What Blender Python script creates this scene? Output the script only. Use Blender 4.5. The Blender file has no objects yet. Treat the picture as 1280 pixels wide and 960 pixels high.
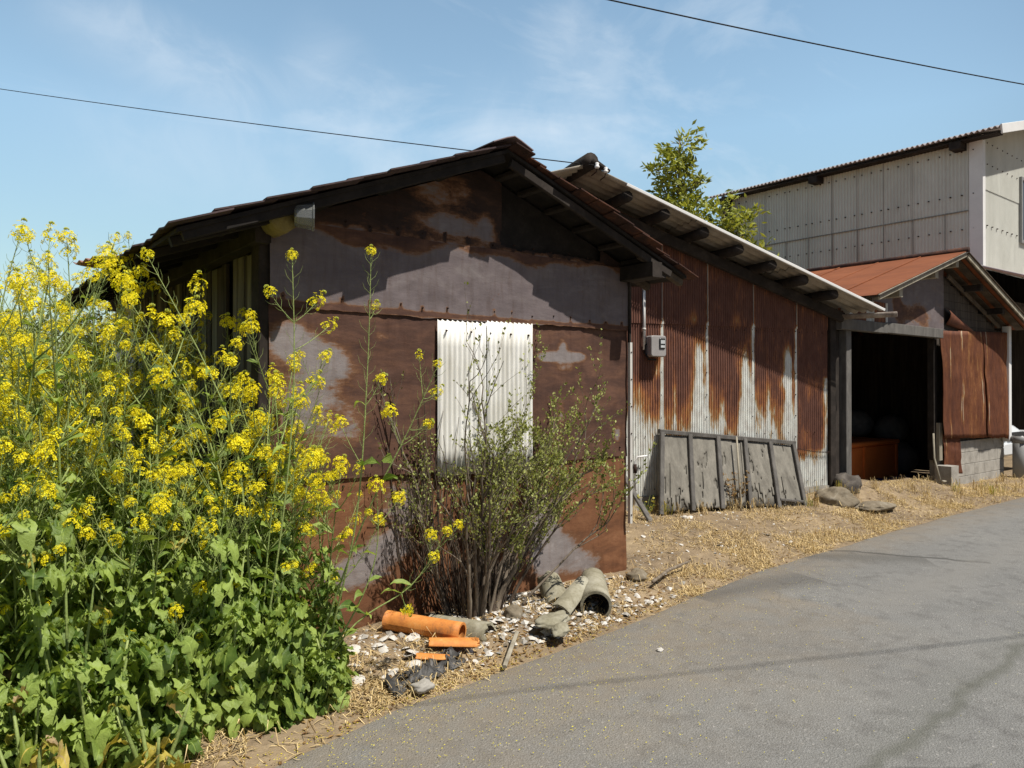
import bpy, math, random
import numpy as np
from mathutils import Vector, Matrix, noise as mnoise
R = math.radians
sc = bpy.context.scene
C = sc.collection

# ------------------------------------------------------------------ camera, sky, sun, exposure
cam = bpy.data.cameras.new('camera')
cam.sensor_width = 36.0
cam.lens = 36.0 * 920 / 1280
cam.clip_start = 0.05
cam.clip_end = 5000
camo = bpy.data.objects.new('camera', cam)
camo.location = (0, 0, 1.55)
camo.rotation_euler = (R(90.31), 0, R(52 - 90))
C.objects.link(camo)
sc.camera = camo

SUN_DIR = Vector((0.10, -0.37, 0.65)).normalized()          # towards the sun
sun_elev = math.asin(SUN_DIR.z)
world = bpy.data.worlds.new('World')
sc.world = world
world.use_nodes = True
wn, wl = world.node_tree.nodes, world.node_tree.links
wn.clear()
w_out = wn.new('ShaderNodeOutputWorld')
w_bg = wn.new('ShaderNodeBackground')
w_bg.inputs['Strength'].default_value = 0.055
w_sky = wn.new('ShaderNodeTexSky')
w_sky.sky_type = 'NISHITA'
w_sky.sun_disc = False
w_sky.sun_elevation = sun_elev
w_sky.sun_rotation = math.atan2(SUN_DIR.x, SUN_DIR.y)
w_sky.altitude = 0
w_sky.air_density = 1.0
w_sky.dust_density = 0.3
w_sky.ozone_density = 1.6
# thin cirrus in the sky itself, from the view direction
w_tc = wn.new('ShaderNodeTexCoord')
w_map = wn.new('ShaderNodeMapping')
w_map.inputs['Rotation'].default_value = (R(20), R(-28), R(35))
w_map.inputs['Location'].default_value = (0.35, 1.7, 0.9)
w_map.inputs['Scale'].default_value = (1.1, 4.2, 5.5)
w_noi = wn.new('ShaderNodeTexNoise')
w_noi.inputs['Scale'].default_value = 1.3
w_noi.inputs['Detail'].default_value = 9
w_noi.inputs['Roughness'].default_value = 0.6
w_noi.inputs['Distortion'].default_value = 0.8
w_ramp = wn.new('ShaderNodeValToRGB')
w_ramp.color_ramp.elements[0].position = 0.5
w_ramp.color_ramp.elements[0].color = (0, 0, 0, 1)
w_ramp.color_ramp.elements[1].position = 0.85
w_ramp.color_ramp.elements[1].color = (0.65, 0.65, 0.65, 1)
w_mix = wn.new('ShaderNodeMix')
w_mix.data_type = 'RGBA'
w_mix.inputs['B'].default_value = (13.0, 14.0, 15.0, 1)
wl.new(w_tc.outputs['Generated'], w_map.inputs['Vector'])
wl.new(w_map.outputs['Vector'], w_noi.inputs['Vector'])
wl.new(w_noi.outputs['Fac'], w_ramp.inputs['Fac'])
def w_math(op, a, b=0.0, clamp=False):
    n_ = wn.new('ShaderNodeMath')
    n_.operation = op
    n_.use_clamp = clamp
    for i_, v_ in enumerate((a, b)):
        if isinstance(v_, bpy.types.NodeSocket): wl.new(v_, n_.inputs[i_])
        else: n_.inputs[i_].default_value = v_
    return n_.outputs[0]
def w_dot(v):
    n_ = wn.new('ShaderNodeVectorMath')
    n_.operation = 'DOT_PRODUCT'
    wl.new(w_tc.outputs['Generated'], n_.inputs[0])
    n_.inputs[1].default_value = v
    return n_.outputs['Value']
def w_curve(fac, stops):
    n_ = wn.new('ShaderNodeValToRGB')
    cr_ = n_.color_ramp
    cr_.interpolation = 'EASE'
    while len(cr_.elements) < len(stops): cr_.elements.new(0.5)
    for e_, (p_, c_) in zip(cr_.elements, stops):
        e_.position = p_
        e_.color = (c_, c_, c_, 1)
    wl.new(fac, n_.inputs['Fac'])
    return n_.outputs['Color']
w_wisp = wn.new('ShaderNodeTexNoise')
w_wisp.inputs['Scale'].default_value = 9.0
w_wisp.inputs['Detail'].default_value = 7
w_wisp.inputs['Roughness'].default_value = 0.62
w_wisp.inputs['Distortion'].default_value = 0.6
wl.new(w_tc.outputs['Generated'], w_wisp.inputs['Vector'])
w_cloud = w_math('MULTIPLY', w_ramp.outputs['Color'], 0.75)
# bands of cirrus: (from, to, half width, strength), all directions in the sky
for a_, b_, wd_, am_ in (((.09, .91, .405), (.32, .885, .345), .030, .34), ((.33, .86, .395), (.46, .83, .325), .040, .20), ((.58, .68, .45), (.67, .65, .37), .035, .22),
                         ((.12, .955, .27), (.42, .87, .275), .055, .20), ((.53, .77, .345), (.70, .66, .30), .050, .26)):
    a_, b_ = Vector(a_).normalized(), Vector(b_).normalized()
    t_ = (b_ - a_)
    L_ = t_.length
    t_.normalize()
    n_v = a_.cross(b_).normalized()
    d_ = w_math('ADD', w_dot(n_v), w_math('MULTIPLY', w_math('SUBTRACT', w_wisp.outputs['Fac'], 0.5), wd_ * 1.6))
    k_ = w_curve(w_math('MULTIPLY', w_math('ABSOLUTE', d_), 1.0 / (wd_ * 2)), [(0.0, 1.0), (1.0, 0.0)])
    u_ = w_math('MULTIPLY', w_math('SUBTRACT', w_dot(t_), a_.dot(t_)), 1.0 / L_)
    k2_ = w_curve(w_math('ADD', w_math('MULTIPLY', u_, 0.7), 0.15), [(0.0, 0.0), (0.35, 1.0), (0.65, 1.0), (1.0, 0.0)])
    k3_ = w_curve(w_wisp.outputs['Fac'], [(0.3, 0.25), (0.7, 1.0)])
    w_cloud = w_math('ADD', w_cloud, w_math('MULTIPLY', w_math('MULTIPLY', k_, k2_), w_math('MULTIPLY', k3_, am_)), True)
wl.new(w_cloud, w_mix.inputs['Factor'])
# added gain: northern sky brightened, sun side left dim so wall shade stays dark
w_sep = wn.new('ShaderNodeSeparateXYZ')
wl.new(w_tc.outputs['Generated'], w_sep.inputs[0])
w_north_mask = wn.new('ShaderNodeMapRange')
w_north_mask.interpolation_type = 'SMOOTHSTEP'
w_north_mask.inputs['From Min'].default_value = -0.15
w_north_mask.inputs['From Max'].default_value = 0.45
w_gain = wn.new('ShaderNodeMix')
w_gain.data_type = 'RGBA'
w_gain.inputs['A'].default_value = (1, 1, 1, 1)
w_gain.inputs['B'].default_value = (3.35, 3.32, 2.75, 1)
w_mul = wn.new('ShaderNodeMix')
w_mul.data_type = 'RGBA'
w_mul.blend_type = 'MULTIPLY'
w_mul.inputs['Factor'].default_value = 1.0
wl.new(w_sep.outputs['Y'], w_north_mask.inputs['Value'])
wl.new(w_north_mask.outputs[0], w_gain.inputs['Factor'])
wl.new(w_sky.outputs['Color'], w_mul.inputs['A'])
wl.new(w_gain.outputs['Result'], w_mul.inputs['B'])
w_low = wn.new('ShaderNodeMapRange')
w_low.inputs['From Min'].default_value = 0.0
w_low.inputs['From Max'].default_value = 0.32
w_low.inputs['To Min'].default_value = 0.40
w_low.inputs['To Max'].default_value = 1.0
wl.new(w_sep.outputs['Z'], w_low.inputs['Value'])
w_mul2 = wn.new('ShaderNodeMix')
w_mul2.data_type = 'RGBA'
w_mul2.blend_type = 'MULTIPLY'
w_mul2.inputs['Factor'].default_value = 1.0
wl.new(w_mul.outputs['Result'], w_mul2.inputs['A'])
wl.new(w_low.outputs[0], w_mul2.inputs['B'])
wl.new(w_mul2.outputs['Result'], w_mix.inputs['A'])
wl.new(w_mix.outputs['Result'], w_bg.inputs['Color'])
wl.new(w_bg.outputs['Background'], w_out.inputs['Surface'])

sun = bpy.data.lights.new('sun', 'SUN')
sun.energy = 5.0
sun.angle = R(0.5)
sun.color = (1.0, 0.95, 0.87)
suno = bpy.data.objects.new('sun', sun)
suno.rotation_euler = SUN_DIR.to_track_quat('Z', 'Y').to_euler()
suno.location = (0, 0, 30)
C.objects.link(suno)

sc.view_settings.view_transform = 'Standard'
sc.view_settings.look = 'None'
sc.view_settings.gamma = 1
sc.view_settings.use_curve_mapping = False
sc.view_settings.exposure = 0.32
sc.cycles.max_bounces = 8
sc.cycles.transparent_max_bounces = 8

# ------------------------------------------------------------------ materials
class NT:
    def __init__(s, name):
        s.m = bpy.data.materials.new(name)
        s.m.use_nodes = True
        s.t = s.m.node_tree
        s.n, s.l = s.t.nodes, s.t.links
        s.n.clear()
        s.out = s.n.new('ShaderNodeOutputMaterial')
        s.p = s.n.new('ShaderNodeBsdfPrincipled')
        s.p.inputs['Roughness'].default_value = 0.85
        s.l.new(s.p.outputs[0], s.out.inputs['Surface'])
        s.tc = s.n.new('ShaderNodeTexCoord').outputs['Object']
    def inp(s, sock, v):
        if isinstance(v, bpy.types.NodeSocket): s.l.new(v, sock)
        else: sock.default_value = v
    def noise(s, scale=5, stretch=(1, 1, 1), detail=5, rough=0.55, dist=0.0, vec=None, off=(0, 0, 0)):
        mp = s.n.new('ShaderNodeMapping')
        mp.inputs['Scale'].default_value = stretch
        mp.inputs['Location'].default_value = off
        s.l.new(vec or s.tc, mp.inputs['Vector'])
        n = s.n.new('ShaderNodeTexNoise')
        n.inputs['Scale'].default_value = scale
        n.inputs['Detail'].default_value = detail
        n.inputs['Roughness'].default_value = rough
        n.inputs['Distortion'].default_value = dist
        s.l.new(mp.outputs[0], n.inputs['Vector'])
        return n.outputs['Fac']
    def voronoi(s, scale, feature='F1', out='Distance', stretch=(1, 1, 1)):
        mp = s.n.new('ShaderNodeMapping')
        mp.inputs['Scale'].default_value = stretch
        s.l.new(s.tc, mp.inputs['Vector'])
        n = s.n.new('ShaderNodeTexVoronoi')
        n.feature = feature
        n.inputs['Scale'].default_value = scale
        s.l.new(mp.outputs[0], n.inputs['Vector'])
        return n.outputs[out]
    def math(s, op, a, b=0.0, c=0.0, clamp=False):
        n = s.n.new('ShaderNodeMath')
        n.operation = op
        n.use_clamp = clamp
        for i, v in enumerate((a, b, c)):
            s.inp(n.inputs[i], v)
        return n.outputs[0]
    def ramp(s, fac, stops, interp='LINEAR'):
        n = s.n.new('ShaderNodeValToRGB')
        cr = n.color_ramp
        cr.interpolation = interp
        while len(cr.elements) < len(stops): cr.elements.new(0.5)
        for e, (p, c) in zip(cr.elements, stops):
            e.position = p
            e.color = (c, c, c, 1) if not hasattr(c, '__len__') else (*c, 1)
        s.l.new(fac, n.inputs['Fac'])
        return n.outputs['Color']
    def mix(s, fac, a, b, mode='MIX'):
        n = s.n.new('ShaderNodeMix')
        n.data_type = 'RGBA'
        n.blend_type = mode
        s.inp(n.inputs['Factor'], fac)
        for k, v in (('A', a), ('B', b)):
            s.inp(n.inputs[k], v if isinstance(v, bpy.types.NodeSocket) else (*v, 1))
        return n.outputs['Result']
    def attr(s, name):
        n = s.n.new('ShaderNodeAttribute')
        n.attribute_name = name
        return n.outputs['Fac']
    def sep(s):
        n = s.n.new('ShaderNodeSeparateXYZ')
        s.l.new(s.tc, n.inputs[0])
        return n.outputs
    def bump(s, h, dist=0.01, strength=0.6):
        n = s.n.new('ShaderNodeBump')
        n.inputs['Distance'].default_value = dist
        n.inputs['Strength'].default_value = strength
        s.l.new(h, n.inputs['Height'])
        s.l.new(n.outputs[0], s.p.inputs['Normal'])
    def done(s, col, rough=None, metal=0.0, spec=0.3):
        s.inp(s.p.inputs['Base Color'], col if isinstance(col, bpy.types.NodeSocket) else (*col, 1))
        if rough is not None: s.inp(s.p.inputs['Roughness'], rough)
        s.p.inputs['Metallic'].default_value = metal
        s.p.inputs['Specular IOR Level'].default_value = spec
        return s.m

def simple(name, stops, scale=6, stretch=(1, 1, 1), rough=0.85, bump=0.004, detail=6, spec=0.25, dist=0.3, fine=0.25):
    """material whose colour runs through stops along a noise, with a finer grain over it"""
    t = NT(name)
    n = t.noise(scale, stretch, detail, 0.62, dist)
    g = t.noise(scale * 9, stretch, 4, 0.6, 0, off=(3, 1, 7))
    v = t.math('ADD', t.math('MULTIPLY', n, 1 - fine), t.math('MULTIPLY', g, fine))
    k = len(stops)
    col = t.ramp(v, [(0.3 + 0.4 * i / max(1, k - 1), c) for i, c in enumerate(stops)])
    if bump: t.bump(v, bump)
    return t.done(col, rough, spec=spec)

def leafy(name, dark, light, trans=0.35, gloss=0.35, dry=None):
    """leaf: colour by a per-leaf value 'var', light passes through it"""
    t = NT(name)
    v = t.attr('var')
    n = t.noise(26, (1, 1, 1), 4)
    v2 = t.math('ADD', v, t.math('MULTIPLY', t.math('SUBTRACT', n, 0.5), 0.5), clamp=True)
    stops = [(0.1, dark), (0.8, light)]
    if dry: stops = [(0.05, dark), (0.62, light), (0.8, light), (0.93, dry)]
    col = t.ramp(v2, stops)
    t.bump(t.noise(70, (1, 1, 1), 3, 0.6), 0.006, 0.7)
    t.done(col, 0.5, spec=gloss)
    tr = t.n.new('ShaderNodeBsdfTranslucent')
    tint = t.mix(1.0, col, (1.25, 1.2, 0.55), 'MULTIPLY')
    t.l.new(tint, tr.inputs['Color'])
    mx = t.n.new('ShaderNodeMixShader')
    mx.inputs[0].default_value = trans
    t.l.new(t.p.outputs[0], mx.inputs[1])
    t.l.new(tr.outputs[0], mx.inputs[2])
    t.l.new(mx.outputs[0], t.out.inputs['Surface'])
    return t.m

def m_flat_rust():
    """big flat steel sheets: rust with bare metal where attribute 'bare' is high"""
    t = NT('rusted_flat_steel')
    bare = t.attr('bare')
    up = t.attr('up')
    n1 = t.noise(4.2, (.8, 1, 2.4), 9, 0.68, 0.5)
    n2 = t.noise(18, (.8, 1, 1.8), 7, 0.72)
    n4 = t.noise(11, (2.2, 1, 0.35), 5, 0.6, 0.2, off=(7, 1, 3))
    n3 = t.noise(5, (0.7, 1, 2.0), 8, 0.66, 0.5, off=(5, 2, 1))
    v = t.math('ADD', bare, t.math('ADD', t.math('MULTIPLY', t.math('SUBTRACT', n1, 0.5), 1.7),
               t.math('MULTIPLY', t.math('SUBTRACT', n2, 0.5), 1.3)))
    v = t.math('ADD', t.math('MULTIPLY', v, 0.33), 0.5, clamp=True)
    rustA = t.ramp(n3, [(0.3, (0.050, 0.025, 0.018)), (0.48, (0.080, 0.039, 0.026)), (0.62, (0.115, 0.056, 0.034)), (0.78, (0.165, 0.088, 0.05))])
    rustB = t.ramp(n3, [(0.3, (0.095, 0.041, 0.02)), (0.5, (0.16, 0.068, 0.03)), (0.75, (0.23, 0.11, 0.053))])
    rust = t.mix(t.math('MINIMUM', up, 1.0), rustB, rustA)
    rust = t.mix(t.math('SUBTRACT', up, 1.0, clamp=True), rust, t.ramp(n3, [(0.35, (0.012, 0.008, 0.007)), (0.6, (0.024, 0.014, 0.011)), (0.75, (0.062, 0.030, 0.017))]))  # darkest rust for the gable top, with overhang shade put into the colour
    metal = t.ramp(n3, [(0.3, (0.105, 0.084, 0.086)), (0.55, (0.135, 0.110, 0.110)), (0.75, (0.18, 0.155, 0.15))])
    metal = t.mix(t.attr('pale'), metal, t.ramp(n3, [(0.3, (0.17, 0.145, 0.138)), (0.55, (0.225, 0.198, 0.19)), (0.75, (0.29, 0.262, 0.25))]))
    edge = t.ramp(v, [(0.40, (0.10, 0.044, 0.02)), (0.52, (0.165, 0.08, 0.038)), (0.6, (0.175, 0.125, 0.10))])
    col = t.mix(t.ramp(v, [(0.34, 0.0), (0.49, 1.0)]), rust, edge)
    col = t.mix(t.ramp(v, [(0.48, 0.0), (0.66, 1.0)]), col, metal)
    col = t.mix(t.ramp(n4, [(0.50, 0.0), (0.72, 0.45)]), col, t.mix(1.0, col, (0.62, 0.50, 0.42), 'MULTIPLY'))
    col = t.mix(t.ramp(n4, [(0.22, 0.30), (0.40, 0.0)]), col, t.mix(1.0, col, (1.5, 1.4, 1.35), 'MULTIPLY'))
    spots = t.ramp(t.noise(9, (1, 1, 1), 6, 0.7, 0.2, off=(9, 4, 2)), [(0.66, 0.0), (0.74, 0.8)])
    col = t.mix(spots, col, (0.13, 0.05, 0.025))
    t.bump(t.math('ADD', n2, t.noise(1.3, (1, 1, 1), 2)), 0.006, 0.5)
    return t.done(col, t.ramp(v, [(0.4, 0.85), (0.65, 0.6)]), spec=0.3)

def m_corr_rust(name, galv, mid, rust, dark, k1=3.0, k2=1.7):
    """corrugated sheet rusting from the top down, streaked along the ribs; attribute 'bare' high = zinc left"""
    t = NT(name)
    bare = t.attr('bare')
    n1 = t.noise(8, (1, 1, 0.22), 7, 0.68, 0.3)
    n2 = t.noise(60, (1, 1, 0.12), 4, 0.6)
    n3 = t.noise(14, (1, 1, 0.5), 6, 0.6, off=(2, 3, 4))
    v = t.math('ADD', bare, t.math('ADD', t.math('MULTIPLY', t.math('SUBTRACT', n1, 0.5), k1),
               t.math('MULTIPLY', t.math('SUBTRACT', n2, 0.5), k2)))
    v = t.math('ADD', t.math('MULTIPLY', v, 0.4), 0.5, clamp=True)
    col = t.ramp(v, [(0.22, dark), (0.37, rust), (0.47, mid), (0.54, (0.36, 0.19, 0.07)), (0.61, (0.46, 0.36, 0.22)), (0.70, galv), (0.92, tuple(c * 1.12 for c in galv))])
    col = t.mix(t.ramp(n3, [(0.35, 0.55), (0.6, 0.0)]), col, t.mix(1.0, col, (0.55, 0.48, 0.45), 'MULTIPLY'))
    t.bump(n3, 0.004, 0.4)
    return t.done(col, 0.75, spec=0.25)

def m_asphalt():
    t = NT('worn_asphalt')
    o = t.sep()
    big = t.noise(0.7, (1, 1, 1), 6, 0.6, 0.3)
    mid = t.noise(7, (1, 1, 1), 5, 0.6)
    grain = t.voronoi(115)
    grain2 = t.noise(260, (1, 1, 1), 2, 0.5)
    stone = t.voronoi(95, 'F1', 'Color')
    col = t.ramp(big, [(0.3, (0.145, 0.138, 0.118)), (0.5, (0.188, 0.179, 0.154)), (0.7, (0.228, 0.216, 0.184))])
    col = t.mix(0.5, col, t.ramp(grain2, [(0.3, 0.05), (0.5, 0.155), (0.72, 0.36)]))
    col = t.mix(t.ramp(stone, [(0.86, 0.0), (0.95, 0.65)]), col, (0.36, 0.34, 0.31))
    col = t.mix(t.ramp(mid, [(0.32, 0.35), (0.5, 0.0)]), col, (0.07, 0.065, 0.06))
    # dust blown in along the verge
    dust = t.math('MULTIPLY', t.attr('dust'), t.ramp(t.noise(3, (1, 1, 1), 6, 0.65, 0.5), [(0.3, 0.15), (0.65, 1.0)]))
    col = t.mix(t.math('MULTIPLY', dust, 0.75), col, (0.21, 0.17, 0.12))
    # seams: resurfacing joints, tarry and a bit mossy
    wob = t.math('MULTIPLY', t.math('SUBTRACT', t.noise(2.5, (1, 1, 1), 4), 0.5), 0.22)
    def seam(p, q, w, dark, amt, clip=None):
        nonlocal col
        dx, dy = q[0] - p[0], q[1] - p[1]
        L = math.hypot(dx, dy)
        nx, ny = -dy / L, dx / L
        d = t.math('ADD', t.math('ADD', t.math('MULTIPLY', o[0], nx), t.math('MULTIPLY', o[1], ny)), -(p[0] * nx + p[1] * ny))
        d = t.math('ABSOLUTE', t.math('ADD', d, wob))
        k = t.ramp(t.math('MULTIPLY', d, 1.0 / w), [(0.15, amt), (1.0, 0.0)])
        if clip:
            s_ = t.math('ADD', t.math('MULTIPLY', o[0], dx / L), t.math('MULTIPLY', o[1], dy / L))
            s0 = (p[0] * dx + p[1] * dy) / L
            rr = t.math('MULTIPLY', t.math('SUBTRACT', s_, s0), 1.0 / L)
            k = t.math('MULTIPLY', k, t.ramp(rr, [(0.0, 0.0), (0.02, 1.0), (0.98, 1.0), (1.0, 0.0)]))
        col = t.mix(k, col, dark)
    seam((2.9, 1.45), (5.2, 1.58), 0.05, (0.085, 0.085, 0.065), 0.55)
    seam((2.9, 1.50), (5.2, 1.62), 0.20, (0.12, 0.12, 0.10), 0.18)
    seam((6.7, 3.75), (7.3, 2.5), 0.05, (0.05, 0.047, 0.043), 0.75, True)
    seam((6.3, 3.7), (7.0, 2.9), 0.30, (0.07, 0.067, 0.06), 0.5, True)
    seam((4.4, 3.45), (5.6, 3.2), 0.26, (0.08, 0.076, 0.07), 0.55, True)
    seam((1.2, 2.2), (3.4, 1.2), 0.03, (0.05, 0.05, 0.045), 0.5, True)
    seam((5.0, 2.5), (14.0, 2.65), 0.25, (0.20, 0.19, 0.17), 0.45, True)
    ck = t.n.new('ShaderNodeTexVoronoi')
    ck.feature = 'DISTANCE_TO_EDGE'
    ck.inputs['Scale'].default_value = 1.5
    wv = t.n.new('ShaderNodeTexNoise')
    wv.inputs['Scale'].default_value = 2.6
    wv.inputs['Detail'].default_value = 6
    t.l.new(t.tc, wv.inputs['Vector'])
    av = t.n.new('ShaderNodeMix')
    av.data_type = 'RGBA'
    av.blend_type = 'ADD'
    av.inputs['Factor'].default_value = 0.55
    t.l.new(t.tc, av.inputs['A'])
    t.l.new(wv.outputs['Color'], av.inputs['B'])
    t.l.new(av.outputs['Result'], ck.inputs['Vector'])
    where = t.ramp(t.noise(.8, (1, 1, 1), 3, .5, 0, off=(4, 9, 0)), [(0.53, 0.0), (0.66, 0.4)])
    col = t.mix(t.math('MULTIPLY', where, t.ramp(ck.outputs['Distance'], [(0.002, 1.0), (0.010, 0.0)])), col, (0.06, 0.056, 0.048))
    col = t.mix(t.ramp(t.noise(2.2, (1, 1, 1), 7, .7, .4, off=(1, 7, 3)), [(0.60, 0.0), (0.72, 0.4)]), col, (0.24, 0.225, 0.19))
    t.bump(t.math('ADD', grain, t.math('MULTIPLY', mid, 0.6)), 0.006, 0.7)
    return t.done(col, 0.9, spec=0.2)

def m_ground():
    t = NT('verge_soil')
    big = t.noise(1.4, (1, 1, 1), 7, 0.65, 0.4)
    mid = t.noise(12, (1, 1, 1), 6, 0.65)
    fine = t.noise(90, (1, 1, 1), 3, 0.6)
    col = t.ramp(big, [(0.3, (0.15, 0.115, 0.078)), (0.5, (0.27, 0.205, 0.128)), (0.7, (0.44, 0.335, 0.20))])
    col = t.mix(0.5, col, t.ramp(mid, [(0.3, (0.09, 0.065, 0.045)), (0.55, (0.22, 0.16, 0.10)), (0.7, (0.36, 0.28, 0.18))]))
    col = t.mix(t.ramp(fine, [(0.6, 0.0), (0.75, 0.6)]), col, (0.38, 0.32, 0.24))
    t.bump(t.math('ADD', mid, t.math('MULTIPLY', fine, 0.4)), 0.02, 0.8)
    return t.done(col, 0.95, spec=0.1)

M = {}
M['flat_rust'] = m_flat_rust()
M['corr_rust'] = m_corr_rust('rusted_corrugated_steel', (0.60, 0.61, 0.57), (0.38, 0.165, 0.06), (0.255, 0.108, 0.058), (0.145, 0.066, 0.046))
M['corr_brown'] = m_corr_rust('brown_rusted_corrugated_steel', (0.36, 0.27, 0.2), (0.23, 0.09, 0.035), (0.165, 0.060, 0.028), (0.11, 0.040, 0.023), 1.5, .7)
M['asphalt'] = m_asphalt()
M['ground'] = m_ground()
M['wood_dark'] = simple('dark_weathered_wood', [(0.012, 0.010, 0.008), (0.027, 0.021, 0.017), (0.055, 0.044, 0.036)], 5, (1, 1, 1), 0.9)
M['wood_brown'] = simple('brown_weathered_wood', [(0.035, 0.026, 0.019), (0.075, 0.057, 0.04), (0.13, 0.10, 0.07)], 5, (1, 1, 1), 0.9)
M['wood_pale'] = simple('pale_weathered_wood', [(0.14, 0.12, 0.09), (0.28, 0.25, 0.19), (0.40, 0.36, 0.28)], 9, (1, 1, 0.15), 0.9)
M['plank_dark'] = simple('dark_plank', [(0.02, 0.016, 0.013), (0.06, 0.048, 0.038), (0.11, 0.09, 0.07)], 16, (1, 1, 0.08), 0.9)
M['plank_grey'] = simple('grey_plank', [(0.07, 0.062, 0.05), (0.15, 0.135, 0.11), (0.24, 0.21, 0.17)], 16, (1, 1, 0.08), 0.9)
M['plank_pale'] = simple('pale_plank', [(0.09, 0.083, 0.06), (0.17, 0.158, 0.115), (0.25, 0.23, 0.175)], 16, (1, 1, 0.08), 0.9)
M['panel_grey'] = simple('silvered_board', [(0.095, 0.086, 0.072), (0.18, 0.167, 0.14), (0.27, 0.25, 0.21)], 9, (1, 1, 0.12), 0.92, 0.006)
M['panel_back'] = simple('inner_board', [(0.10, 0.092, 0.077), (0.16, 0.148, 0.124), (0.22, 0.205, 0.172)], 9, (1, 1, 0.12), 0.92, 0.004)
M['panel_frame'] = simple('silvered_frame_wood', [(0.065, 0.06, 0.054), (0.11, 0.103, 0.094), (0.17, 0.158, 0.142)], 12, (1, 1, 0.3), 0.92)
M['tile_purple'] = simple('purple_brown_roof_sheet', [(0.028, 0.018, 0.018), (0.055, 0.037, 0.037), (0.10, 0.068, 0.066)], 5, (1, 1, 1), 0.8)
M['tile_rust'] = simple('rusted_roof_sheet', [(0.018, 0.011, 0.010), (0.042, 0.020, 0.015), (0.13, 0.050, 0.026)], 6, (1, 1, 1), 0.85)
M['red_roof'] = simple('red_oxide_roof_sheet', [(0.145, 0.046, 0.017), (0.20, 0.062, 0.021), (0.25, 0.082, 0.03)], 3.5, (1, 0.4, 1), 0.75)
M['torn'] = simple('faded_red_sheet', [(0.22, 0.10, 0.065), (0.34, 0.17, 0.115), (0.42, 0.24, 0.17)], 6, rough=0.8)
M['cap_metal'] = simple('ridge_cap_metal', [(0.20, 0.15, 0.155), (0.28, 0.215, 0.22)], 4, rough=0.6)
M['asbestos'] = simple('weathered_cement_sheet', [(0.21, 0.18, 0.145), (0.31, 0.275, 0.225), (0.42, 0.38, 0.32)], 5, (1, 1, 1), 0.9)
M['house_white'] = simple('pale_corrugated_cladding', [(0.45, 0.45, 0.40), (0.53, 0.53, 0.475), (0.60, 0.60, 0.545)], 1.6, (1, 1, 0.5), 0.7, 0.001, fine=0.15)
M['house_trim'] = simple('white_painted_trim', [(0.62, 0.61, 0.59), (0.72, 0.71, 0.69)], 3, rough=0.6, bump=0.001)
M['house_roof'] = simple('house_roof_sheet', [(0.34, 0.30, 0.29), (0.5, 0.45, 0.44)], 3, rough=0.8)
M['dark_gap'] = simple('dark_gap_shade', [(0.015, 0.013, 0.012), (0.03, 0.026, 0.023)], 5)  # near-black, the unlit hollow of plank gaps and pipes put into colour
M['white_poly'] = simple('white_corrugated_plastic', [(0.52, 0.50, 0.44), (0.72, 0.71, 0.67), (0.79, 0.785, 0.76)], 5, (1, 1, 0.25), 0.5, 0.001, fine=0.1)
M['pale_metal'] = simple('pale_zinc_strip', [(0.3, 0.28, 0.25), (0.5, 0.48, 0.44), (0.6, 0.58, 0.54)], 8, (1, 1, 0.2), 0.6)
M['dark_wood_shade'] = simple('dark_shaded_board', [(0.008, 0.007, 0.006), (0.017, 0.014, 0.012), (0.032, 0.026, 0.022)], 8, rough=0.9)  # near-black wood, with the eave and gable shade put into the colour
M['lap_dark'] = simple('dirty_lap_line', [(0.16, 0.155, 0.14), (0.26, 0.255, 0.23)], 6)
M['lap'] = simple('dull_lap_edge', [(0.10, 0.07, 0.055), (0.24, 0.2, 0.17), (0.36, 0.32, 0.28)], 9, (1, 1, 0.2), 0.7)
M['nail'] = simple('rusty_nail_head', [(0.02, 0.012, 0.01), (0.05, 0.025, 0.018)], 20)
M['grey_plastic'] = simple('grey_plastic', [(0.19, 0.19, 0.185), (0.25, 0.25, 0.24)], 6, rough=0.5, bump=0.001)
M['meter_body'] = simple('meter_housing', [(0.26, 0.245, 0.235), (0.33, 0.31, 0.30)], 6, rough=0.45, bump=0.0005)
M['meter_glass'] = simple('meter_window', [(0.42, 0.44, 0.44), (0.55, 0.57, 0.57)], 12, rough=0.15, bump=0, spec=0.5)
M['dial'] = simple('meter_dial', [(0.03, 0.03, 0.03), (0.05, 0.05, 0.05)], 8, rough=0.3, bump=0)
M['pvc_white'] = simple('white_conduit', [(0.6, 0.59, 0.57), (0.72, 0.71, 0.69)], 6, rough=0.5, bump=0)
M['concrete'] = simple('grey_concrete', [(0.20, 0.185, 0.16), (0.31, 0.29, 0.255), (0.40, 0.375, 0.33)], 5, rough=0.92, bump=0.006)
M['orange_box'] = simple('orange_painted_box', [(0.50, 0.12, 0.025), (0.66, 0.18, 0.04)], 3, rough=0.6)
M['orange_pipe'] = simple('orange_clay', [(0.26, 0.12, 0.05), (0.52, 0.19, 0.045), (0.60, 0.245, 0.06), (0.60, 0.33, 0.14)], 10, rough=0.6, bump=0.002)
M['mossy_pipe'] = simple('mossy_concrete_pipe', [(0.13, 0.115, 0.07), (0.25, 0.23, 0.165), (0.38, 0.36, 0.285)], 7, rough=0.95, bump=0.008)
M['rock'] = simple('field_stone', [(0.05, 0.042, 0.03), (0.16, 0.13, 0.09), (0.20, 0.168, 0.12), (0.36, 0.32, 0.26)], 11, rough=0.95, bump=0.012)
M['rock_dark'] = simple('dark_stone', [(0.035, 0.03, 0.026), (0.085, 0.073, 0.062), (0.16, 0.14, 0.118)], 10, rough=0.95, bump=0.012)
M['shell'] = simple('bleached_shell', [(0.28, 0.25, 0.20), (0.52, 0.49, 0.44), (0.72, 0.70, 0.66)], 22, rough=0.7, bump=0.003)
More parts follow.
